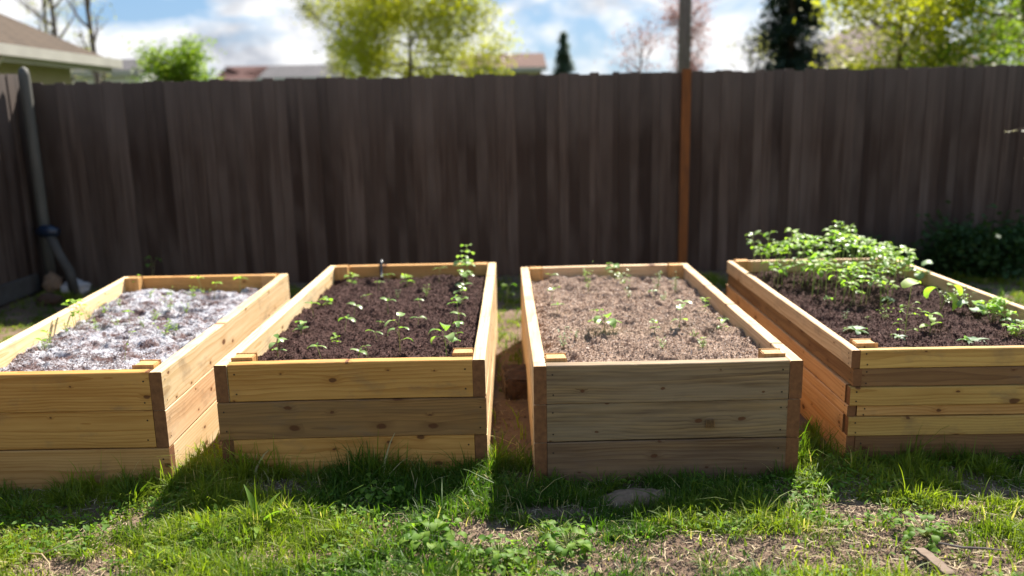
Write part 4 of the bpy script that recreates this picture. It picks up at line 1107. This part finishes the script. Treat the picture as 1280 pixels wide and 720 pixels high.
# ------------------------------------------------------------------ trees
def leaf_cloud(pts, n, size, spread, seed, elong=1.6, droop=0.0, flat=.5):
    r = np.random.default_rng(seed); P = np.array(pts); k = r.integers(0, len(P), n)
    c = P[k] + r.normal(0, 1, (n, 3))*np.array([spread, spread, spread*.8])
    L = size*r.uniform(.6, 1.3, n); W_ = L/elong
    a = r.uniform(0, 2*PI, n); p = r.normal(-droop, flat, n); ro = r.normal(0, .8, n)
    d = np.stack([np.cos(a)*np.cos(p), np.sin(a)*np.cos(p), np.sin(p)], -1)*L[:, None]*.5
    s = np.stack([-np.sin(a)*np.cos(ro), np.cos(a)*np.cos(ro), np.sin(ro)], -1)*W_[:, None]*.5
    V = np.stack([c-d, c+s-d*.1, c+d, c-s-d*.1], 1).reshape(-1, 3)
    # tone varies by branch clump and by leaf
    t_ = np.clip(r.random(len(P))[k]*.6 + r.random(n)*.4, 0, 1)
    return V, t_
def tree(name, base, h, crown, label, cat, leafmat, nleaf, leafsize, seed, trunk_r=.09, barkm='bark', levels=3, spread=.16, nbr=11, fork=.35, sparse=1.0, group='trees and bushes beyond the fence', up=.35):
    """crown = (rx, ry, rz, centre height). Limbs leave a tapered trunk, fork, and carry leaves round their tips"""
    r = random.Random(seed); mb = MB(); tips = []
    cz = crown[3]
    def inside(p): return ((p.x)/crown[0])**2 + ((p.y)/crown[1])**2 + ((p.z-cz)/crown[2])**2
    def branch(p, d, L, rad, lv):
        pts = [p.copy()]; rr = [rad]; n = 4
        for i in range(n):
            d = (d + Vector((r.uniform(-1, 1), r.uniform(-1, 1), r.uniform(-.6, .9)))*.22).normalized()
            q_ = pts[-1] + d*L/n
            pts.append(q_); rr.append(rad*(1-.62*(i+1)/n))
        mb.tube(pts, rr, 6 if lv < 2 else 4)
        if lv >= levels-1:
            tips.extend([tuple(x_) for x_ in pts[1:]])
        else:
            tips.append(tuple(pts[-1]))
            m_ = r.randint(3, 5)
            for k in range(m_):
                b = pts[r.randint(1, n)]
                nd = (d + Vector((r.uniform(-1, 1), r.uniform(-1, 1), r.uniform(-.3, .9)))*.95).normalized()
                e = b + nd*L*.62
                if inside(e) > 1.25: nd = (Vector((0, 0, cz)) - b).normalized()*.5 + nd*.5; nd.normalize()
                branch(b, nd, L*r.uniform(.5, .72), rr[-1]*.8 if lv else rad*.5, lv+1)
    top = cz + crown[2]*.55
    tp = []; n = 8
    for i in range(n+1):
        t = i/n; tp.append(Vector((math.sin(t*3+seed)*.06*h*.2, math.cos(t*2.3+seed)*.05*h*.2, top*t)))
    mb.tube(tp, [trunk_r*(1.25-1.05*(i/n)) for i in range(n+1)], 10)
    z0 = max(.25, (cz-crown[2]*.85)/top)
    for k in range(nbr):
        t = z0 + (1-z0)*(k+.5)/nbr; i = min(n-1, int(t*n)); b = tp[i].lerp(tp[i+1], t*n-i)
        a = k*2.4 + r.uniform(-.4, .4)
        rel = (b.z-cz)/crown[2]
        L = max(.25, math.sqrt(max(.05, 1-rel*rel*.8)))*crown[0]*r.uniform(.65, .95)
        d = Vector((math.cos(a), math.sin(a)*crown[1]/crown[0], up+r.uniform(-.15, .3))).normalized()
        branch(b, d, L, trunk_r*.45*(1.1-t*.5), 1 if levels > 1 else 0)
    root = empty(name, base); tag(root, label, cat, group)
    o = mb.build('trunk', M[barkm], root, True)
    if nleaf:
        V, t_ = leaf_cloud(tips, nleaf, leafsize, spread, seed)
        nn = len(t_); F_ = np.arange(nn*4)
        mesh_np('crown', V, F_, np.arange(nn)*4, np.full(nn, 4), M[leafmat], root, tint=t_)
    return root
def conifer(name, base, h, rad, label, mat, seed, nlayer=22, group='trees and bushes beyond the fence', z0=.5):
    r = random.Random(seed); rn = np.random.default_rng(seed); mb = MB(); pts = []
    mb.tube([(0, 0, 0), (0, 0, h*.5), (0, 0, h)], [h*.022, h*.013, .008], 8)
    for i in range(nlayer):
        t = (i+.5)/nlayer; z = z0 + (h-z0)*t; R = rad*(1-t)**.85*r.uniform(.75, 1.12) + .05
        for k in range(max(4, int(11*(1-t)+4))):
            a = r.uniform(0, 2*PI); Rk = R*r.uniform(.7, 1.1)
            e = Vector((math.cos(a)*Rk, math.sin(a)*Rk, z-Rk*.28)); b = Vector((0, 0, z+.05))
            m_ = (b+e)/2 + Vector((0, 0, .06*Rk)); tipv = e + Vector((0, 0, Rk*.10))
            mb.tube([b, m_, tipv], [.018*(1-t)+.006, .01, .004], 4)
            for q_ in range(9):
                s = .2+.8*q_/8; p = b.lerp(m_, s*2) if s < .5 else m_.lerp(tipv, s*2-1)
                pts.append((tuple(p), a, Rk))
    P = np.array([p for p, a, R in pts]); A_ = np.array([a for p, a, R in pts]); n = len(P)
    rep = 16; P = np.repeat(P, rep, 0); A_ = np.repeat(A_, rep); n = len(P)
    c = P + rn.normal(0, .045*rad/1.2+.015, (n, 3)); c[:, 2] -= .02
    aa = A_ + rn.normal(0, .9, n); L = rn.uniform(.07, .16, n)*rad/1.1; dz = rn.normal(-.25, .4, n)
    d = np.stack([np.cos(aa), np.sin(aa), dz], -1)*L[:, None]; s = np.stack([-np.sin(aa), np.cos(aa), rn.normal(0, .5, n)], -1)*(L*.28)[:, None]
    V = np.stack([c-d*.5, c+s*.5, c+d*.5, c-s*.5], 1).reshape(-1, 3)
    root = empty(name, base); tag(root, label, 'tree', group)
    mb.build('trunk', M['bark'], root, True)
    mesh_np('crown', V, np.arange(n*4), np.arange(n)*4, np.full(n, 4), M[mat], root, tint=rn.random(n))
    return root

tree('deciduous_tree', (-2.15, 20, 0), 6.6, (2.05, 1.7, 2.3, 3.5), 'round yellow green tree in fresh leaf rising above the fence', 'tree', 'leaf_lime', 30000, .09, 3, .07, 'bark', 3, .22, 24, up=-.02)
tree('deciduous_tree', (-4.3, 23, 0), 6.6, (1.2, 1.0, 2.3, 4.2), 'thin half-leafed tree just left of the yellow green tree', 'tree', 'bud_grey', 6000, .08, 8, .07, 'bark_grey', 3, .15, 10)
tree('bush', (-5.75, 15, 0), 2.9, (0.78, .6, .85, 2.1), 'bright green bush peeping over the fence beside the tan-roofed house', 'bush', 'leaf_green', 9000, .07, 12, .05, 'bark', 2, .15, 14, up=.8)
tree('bush', (-4.95, 14.5, 0), 2.4, (0.35, .35, .55, 1.9), 'small green bush top next to the dark red roof', 'bush', 'leaf_green', 1500, .07, 14, .035, 'bark', 2, .10, 7, up=.9)
for i, (bx, by, hh, lb) in enumerate([(-11.6, 22, 7.5, 'bare tree behind the tan roof at the left edge'), (-9.35, 18, 6.6, 'bare thin tree, middle one of three by the tan roof'), (-8.35, 17.5, 6.4, 'bare thin tree nearest the green bush, leaning right')]):
    tree('bare_tree', (bx, by, 0), hh, (1.0, 1.0, hh*.36, hh*.62), lb, 'tree', 'bud_grey', 500 if i else 2200, .06, 30+i*7, .085, 'bark_grey', 3, .16, 10, up=1.1)
conifer('conifer', (1.92, 30, 0), 4.3, 1.05, 'small distant pointed conifer just above the fence near the middle', 'leaf_sage', 5, 22)
conifer('conifer', (7.15, 22, 0), 7.4, 1.55, 'large dark spruce beyond the fence left of the pinkish roof', 'leaf_blue', 9, 26)
tree('bare_tree', (2.45, 16, 0), 3.2, (.75, .6, .9, 2.35), 'leafless pinkish shrub standing left of the utility pole', 'tree', 'bud_pink', 900, .05, 51, .035, 'bark_grey', 3, .08, 12, up=1.2)
tree('bare_tree', (3.72, 18, 0), 4.6, (.55, .45, 1.5, 2.8), 'narrow reddish budding tree directly behind the utility pole', 'tree', 'bud_pink', 6000, .055, 57, .06, 'bark_grey', 3, .12, 12, up=1.4)
tree('bare_tree', (4.75, 17, 0), 3.2, (.7, .5, .8, 2.3), 'leafless twiggy shrub between the utility pole and the spruce', 'tree', 'bud_grey', 200, .05, 61, .03, 'bark_grey', 3, .08, 11, up=1.2)
tree('deciduous_tree', (6.15, 13.6, 0), 5.4, (1.15, 1.1, 1.7, 2.8), 'fresh lime green tree in front of the pinkish roof', 'tree', 'leaf_lime', 9500, .085, 71, .07, 'bark', 3, .2, 15, up=.1)
tree('deciduous_tree', (7.9, 13.2, 0), 6.0, (1.8, 1.3, 2.0, 3.0), 'sunlit yellow green tree at the right end of the fence', 'tree', 'leaf_green', 12000, .085, 77, .09, 'bark', 3, .22, 16, up=.1)
tree('deciduous_tree', (8.6, 17.5, 0), 7.0, (2.8, 2.0, 2.6, 3.6), 'darker brownish tree behind the two lime trees', 'tree', 'bud_grey', 14000, .10, 83, .16, 'bark', 3, .2, 16)
# dark shrub in the fence shade to the right of the orange bed
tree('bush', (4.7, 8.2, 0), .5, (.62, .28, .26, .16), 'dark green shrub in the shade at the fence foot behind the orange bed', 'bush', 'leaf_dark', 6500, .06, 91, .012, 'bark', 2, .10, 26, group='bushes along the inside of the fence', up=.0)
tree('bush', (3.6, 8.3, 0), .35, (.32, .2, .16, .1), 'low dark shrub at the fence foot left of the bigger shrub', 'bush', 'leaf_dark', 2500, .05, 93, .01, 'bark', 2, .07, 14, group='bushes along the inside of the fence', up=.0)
# sapling beyond the right frame edge whose twigs with pale leaves reach in front of the fence
mb = MB(); lf = PB()
mb.tube([(0, 0, 0), (.02, 0, .8), (-.02, .02, 1.6), (.03, 0, 2.3)], [.022, .018, .013, .005], 8)
for z, L_, n in ((1.42, .62, 9), (1.22, .42, 6), (.95, .34, 5), (1.7, .35, 5)):
    pts_ = [Vector((0, 0, z-.08)), Vector((-L_*.35, -.03, z+.02)), Vector((-L_*.7, -.05, z+.03)), Vector((-L_, -.06, z))]
    mb.tube(pts_, [.007, .005, .004, .002], 5)
    for k in range(n):
        s = .45 + .55*k/n; p = pts_[1].lerp(pts_[3], (s-.45)/.55)
        lf.leaf(p, random.uniform(0, 2*PI), random.uniform(-.6, .5), random.uniform(.035, .06), .024, .6)
root = empty('sapling', (4.83, 7.35, 0)); tag(root, 'slim sapling with pale leaves on twigs before the fence at right', 'tree')
mb.build('trunk', M['bark'], root, True); lf.build('leaves', M['bud_pale'], root)
# slim yellowish weeds at the fence foot between bed one and bed two
for x, y, h, lb in [(-3.28, 7.5, .42, 'leaning olive stalk at the fence foot behind the white-flecked bed'), (-2.95, 7.3, .22, 'short round-leaved weed behind the back board of the white-flecked bed'), (-2.62, 7.4, .24, 'second short weed behind the white-flecked bed, nearer the middle'), (-0.05, 7.2, .2, 'green weed in shade beyond the gap between the middle beds')]:
    st, lf, mt = grow('b', .16, h*1.2); root = empty('weed', (x, y, gz(x, y))); tag(root, lb, 'weed', 'weeds along the fence foot')
    st.build('stem', M['stem'], root); lf.build('leaves', M['weed'], root)

# ------------------------------------------------------------------ utility pole
mb = MB(); mb.tube([(0, 0, 0), (0, 0, 3), (.02, 0, 8.5)], [.105, .10, .08], 16)
root = empty('utility_pole', (2.84, 14, 0)); tag(root, 'grey wooden utility pole rising beyond the fence above the orange post', 'pole')
mb.build('shaft', M['pole'], root, True)
mb = MB(); mb.box(-.9, .9, -.14, -.05, 7.6, 7.72); mb.build('crossarm', M['pole'], root)

# ------------------------------------------------------------------ houses
def rect_house(name, cx, cyy, wx, wy, wall_h, ridge_h, axis, roofm, wallm, label, over=.35, windows=1, rot=0):
    root = empty(name, (cx, cyy, 0), rot); tag(root, label, 'house', 'neighbouring houses beyond the fence')
    hx_, hy_ = wx/2, wy/2
    mb = MB(); mb.box(-hx_, hx_, -hy_, hy_, 0, wall_h)
    if axis == 'x':
        for sx in (-hx_, hx_):
            mb.add([(sx, -hy_, wall_h), (sx, hy_, wall_h), (sx, 0, ridge_h-.08)], [(0, 1, 2)])
    mb.build('wall', M[wallm], root)
    ex, ey = hx_+over, hy_+over; sl = (ridge_h-wall_h)/hy_; ze = wall_h - sl*over + .02
    if axis == 'x': V = [(-ex, -ey, ze), (ex, -ey, ze), (ex, ey, ze), (-ex, ey, ze), (-ex, 0, ridge_h), (ex, 0, ridge_h)]
    else: V = [(-ex, -ey, ze), (ex, -ey, ze), (ex, ey, ze), (-ex, ey, ze), (-ex+ey, 0, ridge_h), (ex-ey, 0, ridge_h)]
    V2 = [(x, y, z-.12) for x, y, z in V]
    F_ = [(0, 1, 5, 4), (2, 3, 4, 5), (1, 2, 5), (3, 0, 4)] if axis != 'x' else [(0, 1, 5, 4), (2, 3, 4, 5)]
    under = [tuple(i+6 for i in reversed(f)) for f in F_]
    rim = [(0, 6, 7, 1), (1, 7, 8, 2), (2, 8, 9, 3), (3, 9, 6, 0)] if axis != 'x' else [(0, 6, 7, 1), (2, 8, 9, 3), (1, 7, 11, 5), (5, 11, 8, 2), (3, 9, 10, 4), (4, 10, 6, 0)]
    mesh_obj('roof', V + V2, F_ + under + rim, M[roofm], root)
    mb = MB(); mb.box(-ex, ex, -ey-.11, -ey-.003, ze-.15, ze+.0); mb.build('gutter', M['gutter'], root)
    for k in range(windows):
        x = -hx_ + wx*(k+1)/(windows+1)
        mb = MB(); mb.box(x-.5, x+.5, -hy_-.05, -hy_-.003, 1.0, 2.1); f = mb.build('window', M['gutter'], root)
        mb = MB(); mb.box(x-.43, x+.43, -hy_-.062, -hy_-.052, 1.07, 2.03); mb.build('pane', M['glass'], f)
    return root
# near neighbour: its hipped corner shows over the left fence
def near_house():
    root = empty('neighbour_house', (-10.5, 9.5, 0)); tag(root, 'beige house with tan shingle hip roof and white gutter over the left fence', 'house', 'neighbouring houses beyond the fence')
    ox, oy = -10.5, 9.5
    x0, x1, y0, y1 = -14.5, -6.35, 4.0, 14.0; ze = 2.62; sl = .58
    mb = MB(); mb.box(x0+.5-ox, x1-.45-ox, y0+.5-oy, y1-.45-oy, 0, ze-.1); mb.build('wall', M['wall_beige'], root)
    hw = (x1-x0)/2; xm = (x0+x1)/2; zr = ze + hw*sl
    V = [(x0, y0, ze), (x1, y0, ze), (x1, y1, ze), (x0, y1, ze), (xm, y0+hw, zr), (xm, y1-hw, zr)]
    V = [(a-ox, b-oy, c) for a, b, c in V]; V2 = [(a, b, c-.04) for a, b, c in V]
    mesh_obj('roof', V + V2, [(1, 2, 5, 4), (3, 0, 4, 5), (0, 1, 4), (2, 3, 5), (6, 7, 8, 9), (0, 6, 7, 1), (1, 7, 8, 2), (2, 8, 9, 3), (3, 9, 6, 0)], M['roof_tan'], root)
    mb = MB(); mb.box(x1+.003-ox, x1+.12-ox, y0-oy, y1+.12-oy, ze-.13, ze+.01); mb.box(x0-ox, x1-ox, y1+.003-oy, y1+.12-oy, ze-.13, ze+.01); mb.build('gutter', M['gutter'], root)
    mb = MB(); mb.box(x1-.02-ox, x1-.003-ox, y0-oy, y1-oy, ze-.20, ze-.045); mb.build('fascia', M['gutter'], root)
    mb = MB(); mb.tube([(x1+.05-ox, 10.9-oy, ze-.12), (x1-.10-ox, 10.9-oy, ze-.30), (x1-.38-ox, 10.9-oy, ze-.5), (x1-.40-ox, 10.9-oy, 0)], .045, 8); mb.build('downspout', M['gutter'], root)
    for yy in (9.2, 12.6):
        mb = MB(); mb.box(x1-.448-ox, x1-.40-ox, yy-.55-oy, yy+.55-oy, 1.1, 2.15); f = mb.build('window', M['gutter'], root)
        mb = MB(); mb.box(x1-.398-ox, x1-.388-ox, yy-.47-oy, yy+.47-oy, 1.18, 2.07); mb.build('pane', M['glass'], f)
near_house()
rect_house('shed', -10.9, 24.5, 1.9, 2, 3.0, 3.35, 'x', 'roof_grey', 'wall_white', 'small white-walled building just right of the tan roof', .1, 0)
rect_house('distant_house', -12.2, 41, 1.7, 4, 3.4, 4.05, 'y', 'roof_red', 'wall_brown', 'dark red roofed little house showing its peak above the fence', .25, 0)
rect_house('distant_house', -9.1, 40, 3.2, 4, 3.4, 4.0, 'x', 'roof_grey', 'wall_white', 'long low grey roofed house above the fence', .2, 1)
rect_house('distant_house', -.2, 36, 2.9, 5, 3.4, 4.05, 'x', 'roof_brown', 'wall_beige', 'brown roofed house right behind the yellow green tree', .25, 1)
rect_house('distant_house', 11.2, 27, 6.0, 5, 2.6, 4.1, 'y', 'roof_pink', 'wall_white', 'pinkish roofed house behind the lime green tree on the right', .3, 1)
